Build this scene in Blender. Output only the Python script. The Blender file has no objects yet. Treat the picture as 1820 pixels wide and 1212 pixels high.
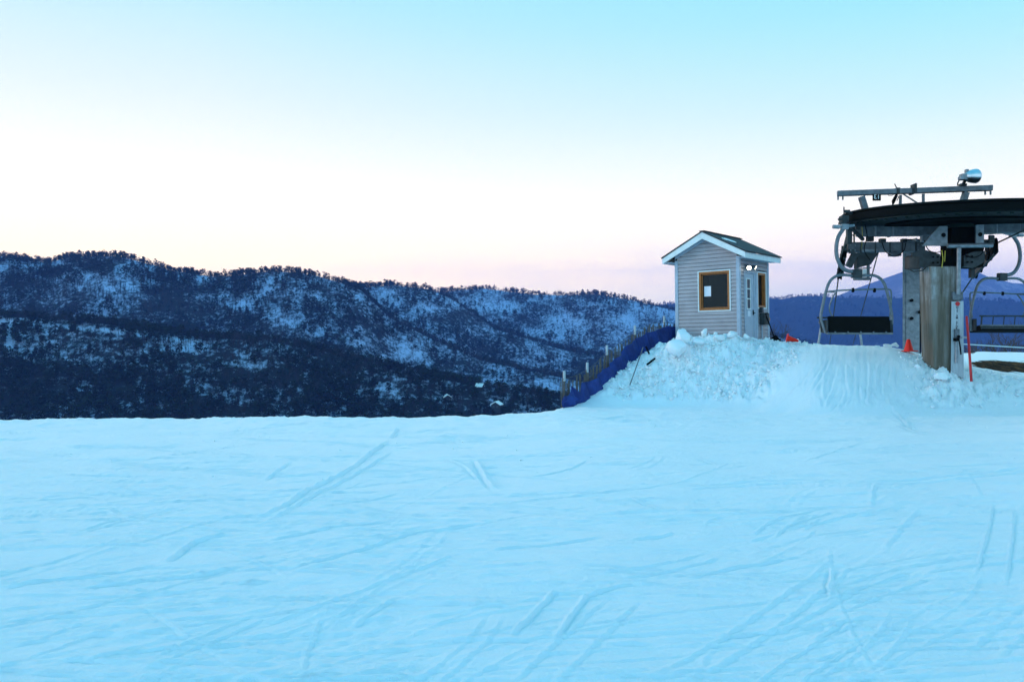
import bpy, math, random
import numpy as np
from mathutils import Vector, Matrix, Quaternion
random.seed(7); rng = np.random.default_rng(11)
S = bpy.context.scene
COL = S.collection
F = 1415.6; CX, CY, EYE = 910.0, 606.0, 1.6
R = math.radians

def W(px, py, D):
    return Vector(((px-CX)/F*D, D, EYE-(py-CY)/F*D))

# ------------------------------------------------------------------ materials
def newmat(name):
    m = bpy.data.materials.new(name); m.use_nodes = True
    nt = m.node_tree; b = nt.nodes['Principled BSDF']
    return m, nt, b
def noise_node(nt, scale, detail=4, rough=.6, coord='Object', stretch=None):
    tc = nt.nodes.new('ShaderNodeTexCoord'); n = nt.nodes.new('ShaderNodeTexNoise')
    n.inputs['Scale'].default_value = scale; n.inputs['Detail'].default_value = detail; n.inputs['Roughness'].default_value = rough
    if stretch:
        mp = nt.nodes.new('ShaderNodeMapping'); mp.inputs['Scale'].default_value = stretch
        nt.links.new(tc.outputs[coord], mp.inputs['Vector']); nt.links.new(mp.outputs['Vector'], n.inputs['Vector'])
    else:
        nt.links.new(tc.outputs[coord], n.inputs['Vector'])
    return n
def ramp(nt, src, stops):
    r = nt.nodes.new('ShaderNodeValToRGB'); e = r.color_ramp.elements
    while len(e) < len(stops): e.new(.5)
    for i, (p, c) in enumerate(stops):
        e[i].position = p; e[i].color = (c[0], c[1], c[2], 1)
    nt.links.new(src, r.inputs['Fac']); return r
def mat(name, col, rough=.6, metal=0, var=.25, scale=6, bump=0, bscale=40, stretch=None, spec=.4, col2=None, lo=.35, hi=.65, coord='Object'):
    m, nt, b = newmat(name)
    b.inputs['Roughness'].default_value = rough; b.inputs['Metallic'].default_value = metal
    b.inputs['Specular IOR Level'].default_value = spec
    n = noise_node(nt, scale, 5, .65, coord, stretch)
    c2 = col2 if col2 else tuple(c*(1-var) for c in col)
    c1 = col if col2 else tuple(min(1, c*(1+var*.5)) for c in col)
    r = ramp(nt, n.outputs['Fac'], [(lo, c2), (hi, c1)])
    nt.links.new(r.outputs['Color'], b.inputs['Base Color'])
    if bump:
        n2 = noise_node(nt, bscale, 4, .6, coord); bp = nt.nodes.new('ShaderNodeBump')
        bp.inputs['Strength'].default_value = bump; bp.inputs['Distance'].default_value = .02
        nt.links.new(n2.outputs['Fac'], bp.inputs['Height']); nt.links.new(bp.outputs['Normal'], b.inputs['Normal'])
    return m
def emis(name, col, st):
    m, nt, b = newmat(name); b.inputs['Base Color'].default_value = (*col, 1)
    b.inputs['Emission Color'].default_value = (*col, 1); b.inputs['Emission Strength'].default_value = st
    return m

def snow_mat(name, dirt=False):
    m, nt, b = newmat(name)
    b.inputs['Roughness'].default_value = .38; b.inputs['Specular IOR Level'].default_value = .6
    n = noise_node(nt, 1.3, 6, .6)
    r = ramp(nt, n.outputs['Fac'], [(.3, (.84, .90, .945)), (.7, (.90, .935, .965))])
    out = r.outputs['Color']
    if dirt:
        at = nt.nodes.new('ShaderNodeAttribute'); at.attribute_name = 'dirt'
        n3 = noise_node(nt, 5, 9, .8, 'Object', (1, .35, 1)); n4 = noise_node(nt, 1.6, 4, .6)
        soil = ramp(nt, n3.outputs['Fac'], [(.36, (.012, .009, .010)), (.47, (.045, .025, .020)), (.56, (.13, .052, .026)), (.68, (.42, .15, .05))])
        ad = nt.nodes.new('ShaderNodeMath'); ad.operation = 'ADD'
        nt.links.new(at.outputs['Fac'], ad.inputs[0])
        mu = nt.nodes.new('ShaderNodeMath'); mu.operation = 'MULTIPLY_ADD'; mu.inputs[1].default_value = .8; mu.inputs[2].default_value = -.4
        nt.links.new(n4.outputs['Fac'], mu.inputs[0]); nt.links.new(mu.outputs[0], ad.inputs[1])
        th = ramp(nt, ad.outputs[0], [(.45, (0, 0, 0)), (.56, (1, 1, 1))])
        mx = nt.nodes.new('ShaderNodeMix'); mx.data_type = 'RGBA'
        nt.links.new(th.outputs['Color'], mx.inputs[0]); nt.links.new(out, mx.inputs[6]); nt.links.new(soil.outputs['Color'], mx.inputs[7])
        out = mx.outputs[2]
        inv = nt.nodes.new('ShaderNodeMath'); inv.operation = 'MULTIPLY_ADD'; inv.inputs[1].default_value = -.6; inv.inputs[2].default_value = .6
        nt.links.new(th.outputs['Color'], inv.inputs[0]); nt.links.new(inv.outputs[0], b.inputs['Specular IOR Level']); nt.links.new(inv.outputs[0], b.inputs['Sheen Weight'])
    b.inputs['Subsurface Weight'].default_value = .30; b.inputs['Subsurface Radius'].default_value = (.5, .8, 1.0); b.inputs['Subsurface Scale'].default_value = .015
    b.inputs['Sheen Weight'].default_value = .55; b.inputs['Sheen Roughness'].default_value = .5
    nt.links.new(out, b.inputs['Base Color'])
    n2 = noise_node(nt, 26, 5, .7); n5 = noise_node(nt, 130, 3, .6)
    bp = nt.nodes.new('ShaderNodeBump'); bp.inputs['Strength'].default_value = .55; bp.inputs['Distance'].default_value = .02
    bp2 = nt.nodes.new('ShaderNodeBump'); bp2.inputs['Strength'].default_value = .6; bp2.inputs['Distance'].default_value = .007
    nt.links.new(n2.outputs['Fac'], bp.inputs['Height']); nt.links.new(n5.outputs['Fac'], bp2.inputs['Height'])
    nt.links.new(bp.outputs['Normal'], bp2.inputs['Normal']); nt.links.new(bp2.outputs['Normal'], b.inputs['Normal'])
    return m

M = {}
M['snow'] = snow_mat('snow', True)
M['snowlump'] = snow_mat('snow_lumps')
M['steel'] = mat('galvanised_steel', (.135, .155, .18), .5, .35, .35, 7, .15, 30)
M['steel_lt'] = mat('pale_steel', (.24, .275, .31), .45, .4, .3, 9, .1, 30)
M['steel_dk'] = mat('dark_steel', (.035, .045, .05), .55, .3, .4, 8, .15, 30)
M['black'] = mat('black_rubber', (.0035, .0042, .004), .7, 0, .3, 10, .1, 40, spec=.08)
M['black2'] = mat('black_paint', (.004, .005, .005), .7, 0, .3, 10, spec=.08)
M['wheelpaint'] = mat('dark_green_paint', (.006, .016, .016), .6, .0, .4, 6, spec=.15)
M['tube'] = mat('chair_tube', (.15, .175, .20), .42, .4, .3, 14)
M['white'] = mat('white_trim', (.78, .80, .80), .5, 0, .08, 5)
M['board'] = mat('white_board', (.42, .46, .50), .5, 0, .2, 5, stretch=(6, 6, .6))
M['siding'] = mat('vinyl_siding', (.42, .375, .40), .5, 0, .14, 2.2, .05, 20)
M['doorp'] = mat('door_paint', (.42, .47, .56), .5, 0, .12, 4)
M['wood'] = mat('varnished_wood', (.46, .155, .04), .45, 0, .45, 8, stretch=(8, 8, 1))
M['brown'] = mat('brown_curtain', (.16, .075, .028), .7, 0, .4, 9, stretch=(9, 9, 1))
M['black2'].node_tree.nodes['Principled BSDF'].inputs['Specular IOR Level'].default_value = .05
M['motor'] = mat('motor_brown', (.05, .04, .038), .6)
M['inside'] = mat('dark_interior', (.022, .028, .032), .8)
M['paper'] = mat('paper', (.82, .80, .86), .7, 0, .06, 9)
M['red'] = mat('red_plastic', (1.0, .022, .006), .45, 0, .08, 9)
M['redpole'] = mat('red_pole', (.55, .012, .02), .45, 0, .15, 9)
M['net'] = None
M['slat'] = mat('weathered_wood', (.12, .105, .10), .8, 0, .4, 12, stretch=(10, 10, 1))
M['shoulder'] = None
M['lampglow'] = emis('lamp_glow', (1, .93, .72), 9)
M['chrome'] = mat('chrome', (.62, .66, .70), .3, 1, .1, 6)
M['bark'] = mat('bare_bark', (.10, .07, .06), .85, 0, .4, 1)
M['barkf'] = mat('forest_bark', (.048, .040, .044), .9, 0, .5, .02, spec=.1)
M['pine'] = mat('pine_needles', (.011, .020, .012), .85, 0, .55, .03, spec=.15)
M['rope'] = mat('wire_rope', (.03, .03, .035), .6, .3, .2, 20)
M['yellow'] = mat('yellow_chain', (.45, .38, .05), .6, 0, .2, 20)
M['rail'] = mat('white_rail', (.6, .62, .64), .5, 0, .1, 3)

# concrete with streaks
def concrete():
    m, nt, b = newmat('stained_concrete'); b.inputs['Roughness'].default_value = .85
    n = noise_node(nt, 5.5, 7, .66, 'Object', (1, 1, .09)); n2 = noise_node(nt, 2.2, 5, .65)
    r = ramp(nt, n.outputs['Fac'], [(.38, (.028, .03, .028)), (.45, (.095, .092, .08)), (.50, (.20, .195, .18)), (.56, (.30, .30, .30)), (.65, (.50, .52, .54))])
    tc = nt.nodes.new('ShaderNodeTexCoord'); sx = nt.nodes.new('ShaderNodeSeparateXYZ'); nt.links.new(tc.outputs['Object'], sx.inputs[0])
    ad = nt.nodes.new('ShaderNodeMath'); ad.operation = 'MULTIPLY_ADD'; ad.inputs[1].default_value = .28; ad.inputs[2].default_value = .0
    nt.links.new(sx.outputs['Z'], ad.inputs[0])
    a2 = nt.nodes.new('ShaderNodeMath'); a2.operation = 'MULTIPLY_ADD'; a2.inputs[1].default_value = -.9; nt.links.new(n2.outputs['Fac'], a2.inputs[0]); nt.links.new(ad.outputs[0], a2.inputs[2])
    fac = ramp(nt, a2.outputs[0], [(-.0, (.75, .75, .75)), (.30, (0, 0, 0))])
    mx = nt.nodes.new('ShaderNodeMix'); mx.data_type = 'RGBA'; mx.inputs[7].default_value = (.13, .10, .07, 1)
    nt.links.new(fac.outputs['Color'], mx.inputs[0]); nt.links.new(r.outputs['Color'], mx.inputs[6])
    nt.links.new(mx.outputs[2], b.inputs['Base Color'])
    bp = nt.nodes.new('ShaderNodeBump'); bp.inputs['Strength'].default_value = .5; bp.inputs['Distance'].default_value = .02
    n3 = noise_node(nt, 22, 5, .7); nt.links.new(n3.outputs['Fac'], bp.inputs['Height']); nt.links.new(bp.outputs['Normal'], b.inputs['Normal'])
    return m
M['concrete'] = concrete()

def net_mat():
    m, nt, b = newmat('blue_netting'); b.inputs['Roughness'].default_value = .7
    n = noise_node(nt, 3, 4, .6)
    r = ramp(nt, n.outputs['Fac'], [(.3, (.005, .019, .13)), (.7, (.011, .045, .26))])
    nt.links.new(r.outputs['Color'], b.inputs['Base Color'])
    tc = nt.nodes.new('ShaderNodeTexCoord'); ck = nt.nodes.new('ShaderNodeTexBrick')
    ck.inputs['Scale'].default_value = 22; ck.inputs['Mortar Size'].default_value = .03; ck.offset = 0
    ck.inputs['Color1'].default_value = (0, 0, 0, 1); ck.inputs['Color2'].default_value = (0, 0, 0, 1); ck.inputs['Mortar'].default_value = (1, 1, 1, 1)
    ck.inputs['Brick Width'].default_value = .1; ck.inputs['Row Height'].default_value = .1
    nt.links.new(tc.outputs['UV'], ck.inputs['Vector'])
    al = ramp(nt, ck.outputs['Color'], [(0, (.7, .7, .7)), (1, (1, 1, 1))]); nt.links.new(al.outputs['Color'], b.inputs['Alpha'])
    return m
M['net'] = net_mat()

def shingle():
    m, nt, b = newmat('roof_shingles'); b.inputs['Roughness'].default_value = .8
    tc = nt.nodes.new('ShaderNodeTexCoord'); br = nt.nodes.new('ShaderNodeTexBrick'); br.inputs['Scale'].default_value = 5
    mp = nt.nodes.new('ShaderNodeMapping'); mp.inputs['Rotation'].default_value = (0, 0, R(90))
    br.inputs['Color1'].default_value = (.060, .054, .062, 1); br.inputs['Color2'].default_value = (.036, .032, .038, 1); br.inputs['Mortar'].default_value = (.02, .019, .022, 1)
    br.inputs['Mortar Size'].default_value = .03
    nt.links.new(tc.outputs['Object'], mp.inputs[0]); nt.links.new(mp.outputs[0], br.inputs['Vector']); nt.links.new(br.outputs['Color'], b.inputs['Base Color'])
    n = noise_node(nt, 60, 4, .7); bp = nt.nodes.new('ShaderNodeBump'); bp.inputs['Strength'].default_value = .5; bp.inputs['Distance'].default_value = .01
    nt.links.new(n.outputs['Fac'], bp.inputs['Height']); nt.links.new(bp.outputs['Normal'], b.inputs['Normal'])
    return m
M['shingle'] = shingle()

def glass():
    m, nt, b = newmat('dark_glass'); b.inputs['Base Color'].default_value = (.012, .018, .020, 1)
    b.inputs['Roughness'].default_value = .06; b.inputs['Specular IOR Level'].default_value = .22; b.inputs['Alpha'].default_value = .72
    n = noise_node(nt, 2, 2); bp = nt.nodes.new('ShaderNodeBump'); bp.inputs['Strength'].default_value = .03
    nt.links.new(n.outputs['Fac'], bp.inputs['Height']); nt.links.new(bp.outputs['Normal'], b.inputs['Normal'])
    return m
M['glass'] = glass()

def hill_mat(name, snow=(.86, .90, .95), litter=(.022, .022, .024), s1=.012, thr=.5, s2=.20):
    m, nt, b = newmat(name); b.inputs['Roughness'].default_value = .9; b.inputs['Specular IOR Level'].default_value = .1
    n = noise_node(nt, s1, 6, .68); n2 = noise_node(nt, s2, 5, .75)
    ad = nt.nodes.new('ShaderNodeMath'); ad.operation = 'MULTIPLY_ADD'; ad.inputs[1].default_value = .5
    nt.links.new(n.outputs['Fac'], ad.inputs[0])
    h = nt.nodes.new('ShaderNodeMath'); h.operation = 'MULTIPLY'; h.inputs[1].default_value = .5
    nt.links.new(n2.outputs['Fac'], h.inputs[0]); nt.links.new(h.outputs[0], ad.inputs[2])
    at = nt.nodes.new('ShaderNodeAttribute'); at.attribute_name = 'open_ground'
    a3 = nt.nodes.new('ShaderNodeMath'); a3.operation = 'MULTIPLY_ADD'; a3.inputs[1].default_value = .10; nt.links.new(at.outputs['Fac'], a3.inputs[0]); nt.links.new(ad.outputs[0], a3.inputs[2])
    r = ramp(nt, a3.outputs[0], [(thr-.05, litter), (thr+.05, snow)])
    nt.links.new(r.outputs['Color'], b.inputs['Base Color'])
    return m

# ------------------------------------------------------------------ mesh builder
class MB:
    def __init__(s): s.v = []; s.f = []; s.m = []; s.cur = 0
    def add(s, vs, fs):
        o = len(s.v); s.v += [tuple(v) for v in vs]; s.f += [tuple(i+o for i in f) for f in fs]; s.m += [s.cur]*len(fs)
        return s
    def box(s, c, size, rot=None):
        c = Vector(c); hx, hy, hz = size[0]/2, size[1]/2, size[2]/2
        vs = [Vector((x, y, z)) for x in (-hx, hx) for y in (-hy, hy) for z in (-hz, hz)]
        if rot is not None: vs = [rot @ v for v in vs]
        return s.add([c+v for v in vs], [(0, 1, 3, 2), (4, 6, 7, 5), (0, 4, 5, 1), (2, 3, 7, 6), (0, 2, 6, 4), (1, 5, 7, 3)])
    def bar(s, p0, p1, w, h, up=Vector((0, 0, 1))):
        p0, p1 = Vector(p0), Vector(p1); d = (p1-p0); L = d.length; d.normalize()
        x = d.cross(up)
        if x.length < 1e-4: x = d.cross(Vector((0, 1, 0)))
        x.normalize(); z = x.cross(d)
        rot = Matrix((x, d, z)).transposed()
        return s.box((p0+p1)/2, (w, L, h), rot)
    def ibeam(s, p0, p1, w, h, t=.02):
        p0, p1 = Vector(p0), Vector(p1); d = (p1-p0).normalized(); x = d.cross(Vector((0, 0, 1))).normalized(); z = x.cross(d)
        s.bar(p0+z*(h/2-t/2), p1+z*(h/2-t/2), w, t); s.bar(p0-z*(h/2-t/2), p1-z*(h/2-t/2), w, t)
        s.bar(p0, p1, t, h-2*t-.004); return s
    def tube(s, pts, r, n=10, cap=True):
        pts = [Vector(p) for p in pts]; k = len(pts)
        rr = r if isinstance(r, (list, tuple)) else [r]*k
        o = len(s.v); ref = None; vs = []; fs = []
        for i, p in enumerate(pts):
            t = (pts[min(i+1, k-1)]-pts[max(i-1, 0)]).normalized()
            if ref is None:
                ref = t.orthogonal().normalized()
            ref = (ref-t*ref.dot(t)).normalized(); b = t.cross(ref)
            for j in range(n):
                a = 2*math.pi*j/n; vs.append(p+(ref*math.cos(a)+b*math.sin(a))*rr[i])
        for i in range(k-1):
            for j in range(n):
                fs.append((i*n+j, i*n+(j+1) % n, (i+1)*n+(j+1) % n, (i+1)*n+j))
        if cap:
            fs.append(tuple(range(n-1, -1, -1))); fs.append(tuple((k-1)*n+j for j in range(n)))
        return s.add(vs, fs)
    def lathe(s, c, axis, prof, n=24):
        c = Vector(c); axis = Vector(axis).normalized(); u = axis.orthogonal().normalized(); w = axis.cross(u)
        vs = []; fs = []; k = len(prof)
        for (r_, h) in prof:
            for j in range(n):
                a = 2*math.pi*j/n; vs.append(c+axis*h+(u*math.cos(a)+w*math.sin(a))*r_)
        for i in range(k-1):
            for j in range(n):
                fs.append((i*n+j, i*n+(j+1) % n, (i+1)*n+(j+1) % n, (i+1)*n+j))
        if prof[0][0] > 1e-5: fs.append(tuple(range(n-1, -1, -1)))
        if prof[-1][0] > 1e-5: fs.append(tuple((k-1)*n+j for j in range(n)))
        return s.add(vs, fs)
    def prism(s, pts, ext):
        pts = [Vector(p) for p in pts]; e = Vector(ext); n = len(pts)
        return s.add(pts+[p+e for p in pts], [tuple(range(n-1, -1, -1)), tuple(range(n, 2*n))]+[(i, (i+1) % n, n+(i+1) % n, n+i) for i in range(n)])
    def build(s, name, mats, parent=None, loc=None, local=False, smooth=False, bevel=0):
        org = Vector((0, 0, 0))
        if parent is not None and not local:
            org = Vector(parent.get('_org', (0, 0, 0)))
        elif loc is not None and not local: org = Vector(loc)
        me = bpy.data.meshes.new(name); me.from_pydata([tuple(Vector(v)-org) for v in s.v], [], s.f)
        mats = mats if isinstance(mats, (list, tuple)) else [mats]
        for m_ in mats: me.materials.append(m_)
        if len(mats) > 1: me.polygons.foreach_set('material_index', s.m)
        me.update()
        import bmesh
        bm = bmesh.new(); bm.from_mesh(me); bmesh.ops.recalc_face_normals(bm, faces=bm.faces); bm.to_mesh(me); bm.free()
        if smooth:
            me.polygons.foreach_set('use_smooth', [True]*len(me.polygons))
            try: me.set_sharp_from_angle(angle=R(40))
            except Exception: pass
        o = bpy.data.objects.new(name, me); COL.objects.link(o)
        if parent is not None: o.parent = parent; o['_org'] = tuple(org)
        elif loc is not None: o.location = loc; o['_org'] = tuple(loc)
        if bevel:
            bv = o.modifiers.new('bevel', 'BEVEL'); bv.width = bevel; bv.segments = 2; bv.limit_method = 'ANGLE'
        return o
def tag(o, label, cat, group=None):
    o['label'] = label; o['category'] = cat
    if group: o['group'] = group
    return o
def empty(name, loc, label, cat, group=None):
    o = bpy.data.objects.new(name, None); COL.objects.link(o); o.location = loc; o.empty_display_size = .2
    o['_org'] = tuple(loc); return tag(o, label, cat, group)
def kind(o, k): o['kind'] = k; return o
def fastmesh(name, V, Fc, mats, mi=None, smooth=True):
    me = bpy.data.meshes.new(name); n = len(V); k = Fc.shape[1]; nf = len(Fc)
    me.vertices.add(n); me.vertices.foreach_set('co', np.ascontiguousarray(V, dtype=np.float32).ravel())
    me.loops.add(nf*k); me.loops.foreach_set('vertex_index', np.ascontiguousarray(Fc, dtype=np.int32).ravel())
    me.polygons.add(nf); me.polygons.foreach_set('loop_start', np.arange(0, nf*k, k, dtype=np.int32))
    for m_ in (mats if isinstance(mats, (list, tuple)) else [mats]): me.materials.append(m_)
    if mi is not None: me.polygons.foreach_set('material_index', np.ascontiguousarray(mi, dtype=np.int32))
    me.update(calc_edges=True); me.validate()
    me.polygons.foreach_set('use_smooth', np.full(nf, smooth, dtype=bool))
    o = bpy.data.objects.new(name, me); COL.objects.link(o); return o

# ------------------------------------------------------------------ noise
def perlin(x, y, seed=0):
    x = np.asarray(x, float); y = np.asarray(y, float)
    xi = np.floor(x).astype(np.int64); yi = np.floor(y).astype(np.int64); xf = x-xi; yf = y-yi
    def g(ix, iy, fx, fy):
        h = (ix*374761393+iy*668265263+seed*1442695041) & 0x7fffffff
        h = ((h ^ (h >> 13))*1274126177) & 0x7fffffff; h = h ^ (h >> 16)
        a = (h & 0xffff)*(2*math.pi/65536.)
        return np.cos(a)*fx+np.sin(a)*fy
    u = xf*xf*xf*(xf*(xf*6-15)+10); v = yf*yf*yf*(yf*(yf*6-15)+10)
    a = g(xi, yi, xf, yf); b = g(xi+1, yi, xf-1, yf); c = g(xi, yi+1, xf, yf-1); d = g(xi+1, yi+1, xf-1, yf-1)
    return (a*(1-u)+b*u)*(1-v)+(c*(1-u)+d*u)*v
def fbm(x, y, oct=4, seed=0, gain=.5):
    s = 0; a = 1.; f = 1.
    for i in range(oct):
        s = s+a*perlin(x*f, y*f, seed+i*17); a *= gain; f *= 2.03
    return s
def sstep(a, b, x):
    t = np.clip((x-a)/(b-a), 0, 1); return t*t*(3-2*t)

# ------------------------------------------------------------------ snow terrain profiles (distance -> height along rays)
def drop(ye, ze):
    return [(ye+.5, ze-.07), (ye+1.4, ze-.6), (ye+4, ze-2.4), (ye+30, ze-19), (ye+170, -118)]
def flat_edge(py):
    ye = EYE*F/(py-CY); return [(0, 0), (ye, 0)]+drop(ye, 0)
PROF = {}
for px_, py_ in ((-900, 752), (-400, 750), (0, 746.5), (150, 744), (280, 742), (400, 741), (560, 741.5), (700, 742), (800, 740), (900, 734), (985, 727)):
    PROF[px_] = flat_edge(py_)
PROF[990] = flat_edge(722)
def prof(px, pts, ye):
    ze = pts[-1][1]; PROF[px] = [(0, 0)]+pts+([(ye, ze)] if ye > pts[-1][0] else [])+drop(ye, ze)
prof(1008, [(19.5, 0)], 19.9)
prof(1040, [(19.5, 0), (20.05, .155)], 20.4)
prof(1080, [(19.5, 0), (20.2, .32), (20.84, .66)], 21.2)
prof(1120, [(19.5, 0), (20.3, .45), (21.0, .85), (21.7, 1.08)], 22.1)
prof(1160, [(19.5, 0), (20.3, .62), (21.2, 1.22), (22.6, 1.45)], 23.)
prof(1200, [(19.5, 0), (20.2, .65), (20.9, 1.3), (21.4, 1.62), (22.4, 1.5), (24, 1.45)], 25.)
prof(1250, [(19.3, 0), (20.1, .7), (20.8, 1.4), (21.3, 1.76), (21.9, 1.7), (23, 1.48)], 26)
prof(1300, [(19.0, 0), (20, .8), (20.6, 1.4), (21.1, 1.8), (21.6, 1.72), (22.2, 1.6), (24, 1.5)], 26)
prof(1345, [(18.5, 0), (19.8, .85), (20.7, 1.45), (21.3, 1.62), (22., 1.59), (24, 1.54)], 26)
prof(1400, [(17.6, 0), (19.1, .85), (20.1, 1.38), (20.8, 1.53), (22, 1.54), (24, 1.5)], 25)
prof(1450, [(16.9, 0), (18.4, .78), (19.5, 1.34), (20.2, 1.51), (22, 1.5), (23, 1.4)], 24)
prof(1520, [(16.6, 0), (18.2, .78), (19.3, 1.34), (20., 1.49), (21.5, 1.45)], 23)
prof(1590, [(16.6, 0), (18, .7), (19, 1.25), (19.6, 1.45), (21, 1.4), (22.5, 1.36)], 24)
prof(1625, [(16.7, 0), (17.8, .58), (18.6, 1.08), (19.2, 1.30), (20, 1.33), (22, 1.3)], 25)
prof(1655, [(16.8, 0), (17.6, .5), (18.25, .92), (18.8, 1.08), (20, 1.15), (22, 1.15)], 26)
prof(1690, [(16.9, 0), (17.7, .55), (18.25, .90), (18.8, .95), (22, 1.02), (28, 1.08), (31, 1.12)], 32)
prof(1730, [(17, 0), (17.8, .42), (18.5, .72), (19, .86), (19.6, .96), (21, .9), (24, .98), (30, 1.07), (33, 1.16)], 34)
prof(1820, [(17.2, 0), (18, .38), (19, .70), (19.6, .76), (21, .58), (24, .73), (30, .99), (33, 1.12)], 34)
prof(2300, [(17.2, 0), (18, .38), (19, .70), (19.6, .76), (21, .6), (24, .75), (30, .95), (33, 1.0)], 35)
PXS = np.arange(-900, 2301, 5.0); YS = np.arange(0, 60.01, .05)
keys = sorted(PROF); rows = []
for k in keys:
    a = np.array(PROF[k]); rows.append(np.interp(YS, a[:, 0], a[:, 1]))
rows = np.array(rows); TAB = np.empty((len(PXS), len(YS)))
for j in range(len(YS)): TAB[:, j] = np.interp(PXS, keys, rows[:, j])
def blur(A, sig, axis):
    n = int(3*sig); k = np.exp(-.5*(np.arange(-n, n+1)/sig)**2); k /= k.sum()
    P = np.pad(A, [(n, n) if i == axis else (0, 0) for i in range(2)], mode='edge')
    return np.apply_along_axis(lambda r: np.convolve(r, k, 'valid'), axis, P)
TAB = blur(blur(TAB, 3.2, 1), 2.2, 0)
def base_z(x, y):
    x = np.asarray(x, float); y = np.asarray(y, float)
    ys = np.maximum(y, .5); px = np.clip(CX+F*x/ys, PXS[0], PXS[-1]-.01); u = (px-PXS[0])/5.; v = np.clip(y, 0, 59.9)/.05
    i = u.astype(int); j = v.astype(int); fu = u-i; fv = v-j
    z = (TAB[i, j]*(1-fu)+TAB[i+1, j]*fu)*(1-fv)+(TAB[i, j+1]*(1-fu)+TAB[i+1, j+1]*fu)*fv
    far = np.clip((y-60)/100., 0, 1); return np.where(y > 60, z*(1-far)+(-118)*far, np.where(y < .6, 0, z))
YR = np.arange(2.5, 34, .02)
def hit(px, py):
    x = (px-CX)/F*YR; z = EYE-(py-CY)/F*YR; g = base_z(x, YR); b = np.nonzero(z <= g)[0]
    y = YR[b[0]] if len(b) else EYE*F/max(py-CY, 40)
    return Vector(((px-CX)/F*y, y, float(base_z((px-CX)/F*y, y))))

def rubble_mask(x, y):
    z = base_z(x, y); px = CX+F*x/np.maximum(y, .5)
    slope = sstep(.06, .35, z)
    left = sstep(1050, 1110, px)*(1-sstep(1345, 1440, px+ (y-19.5)*(-28)))
    right = sstep(1590, 1660, px)*(1-.5*sstep(1715, 1770, px))*(1-sstep(18.9, 19.5, y))
    return np.clip(slope*(left*(1-sstep(21.9, 22.6, y))+right), 0, 1)
def ramp_mask(x, y):
    px = CX+F*x/np.maximum(y, .5)
    return sstep(1390, 1440, px)*(1-sstep(1580, 1640, px))*sstep(.03, .3, base_z(x, y))

TRACKS = []   # (polyline pixels, half width, height, groove)
def T(*p, w=.035, h=.02, g=1.0): TRACKS.append((p, w*.55, h*.68, g))
T((435, 930), (495, 903), (549, 868), (608, 839), (650, 810), (692, 778), w=.06, h=.034)
T((445, 938), (505, 911), (560, 878), (620, 848), (700, 800), w=.04, h=.022)
T((287, 1002), (341, 962), (406, 945), w=.045, h=.03); T((0, 1049), (79, 1032), (200, 1020), w=.04, h=.024)
T((124, 1046), (237, 1034), (346, 1022), (445, 1004), w=.035, h=.028); T((133, 1024), (287, 1002), w=.03, h=.02)
T((465, 962), (593, 938), (700, 925), w=.035); T((465, 853), (514, 819), w=.05, h=.024); T((494, 1017), (742, 947), (890, 928), w=.035, h=.022)
T((846, 816), (862, 845), (885, 873), w=.06, h=.036); T((796, 814), (830, 830), (855, 853), w=.04); T((386, 1036), (475, 1036), w=.03, h=.024)
T((445, 1061), (593, 1069), w=.025, h=.016); T((124, 1185), (208, 1160), (330, 1148), (470, 1140), w=.03, h=.018)
T((534, 1195), (544, 1150), (569, 1091), w=.025, h=.009); T((690, 780), (705, 760), w=.06, h=.03)
T((900, 1130), (940, 1090), (981, 1050), (1008, 1044), w=.028, h=.022); T((981, 1136), (1010, 1095), (1040, 1055), (1090, 1040), (1137, 1033), w=.028, h=.024)
T((1217, 1025), (1330, 1001), (1438, 985), w=.03, h=.02); T((1120, 958), (1201, 945), w=.04, h=.02); T((1481, 1006), (1474, 1035), (1476, 1066), w=.025, h=.018)
T((1115, 883), (1180, 907), w=.03, h=.018); T((1239, 813), (1277, 826), w=.035, h=.024); T((1690, 880), (1735, 885), w=.03, h=.025); T((1700, 895), (1730, 905), w=.03, h=.02)
T((1440, 1140), (1500, 1100), w=.03, h=.014); T((860, 980), (960, 968), (1080, 955), w=.03, h=.018); T((620, 1110), (700, 1060), w=.03, h=.014)
T((1280, 735), (1330, 745), w=.05); T((1350, 760), (1500, 768), w=.03); T((1700, 760), (1820, 765), w=.03)
for p in (((1453, 643), (1428, 681), (1393, 701)), ((1504, 645), (1505, 683), (1514, 701)), ((1504, 690), (1496, 715), (1480, 735)), ((1529, 683), (1532, 706), (1555, 726)),
          ((1537, 686), (1547, 701), (1560, 712)), ((1560, 643), (1555, 688), (1560, 706)), ((1585, 650), (1582, 683), (1595, 701)), ((1577, 696), (1608, 729), (1630, 741)),
          ((1595, 752), (1643, 772)), ((1480, 630), (1470, 660), (1440, 705)), ((1470, 640), (1440, 690), (1415, 715)), ((1545, 640), (1545, 680), (1540, 720)), ((1520, 650), (1522, 700)),
          ((1465, 655), (1462, 700), (1470, 725)), ((1490, 650), (1480, 690), (1462, 730)), ((1570, 660), (1570, 700), (1590, 730), (1620, 760)), ((1435, 660), (1405, 700), (1380, 725))):
    T(*p, w=.05, h=.03)
    T(*[(a+9+rng.uniform(-3, 3), b+rng.uniform(-3, 8)) for a, b in p], w=.03, h=.02)
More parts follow.
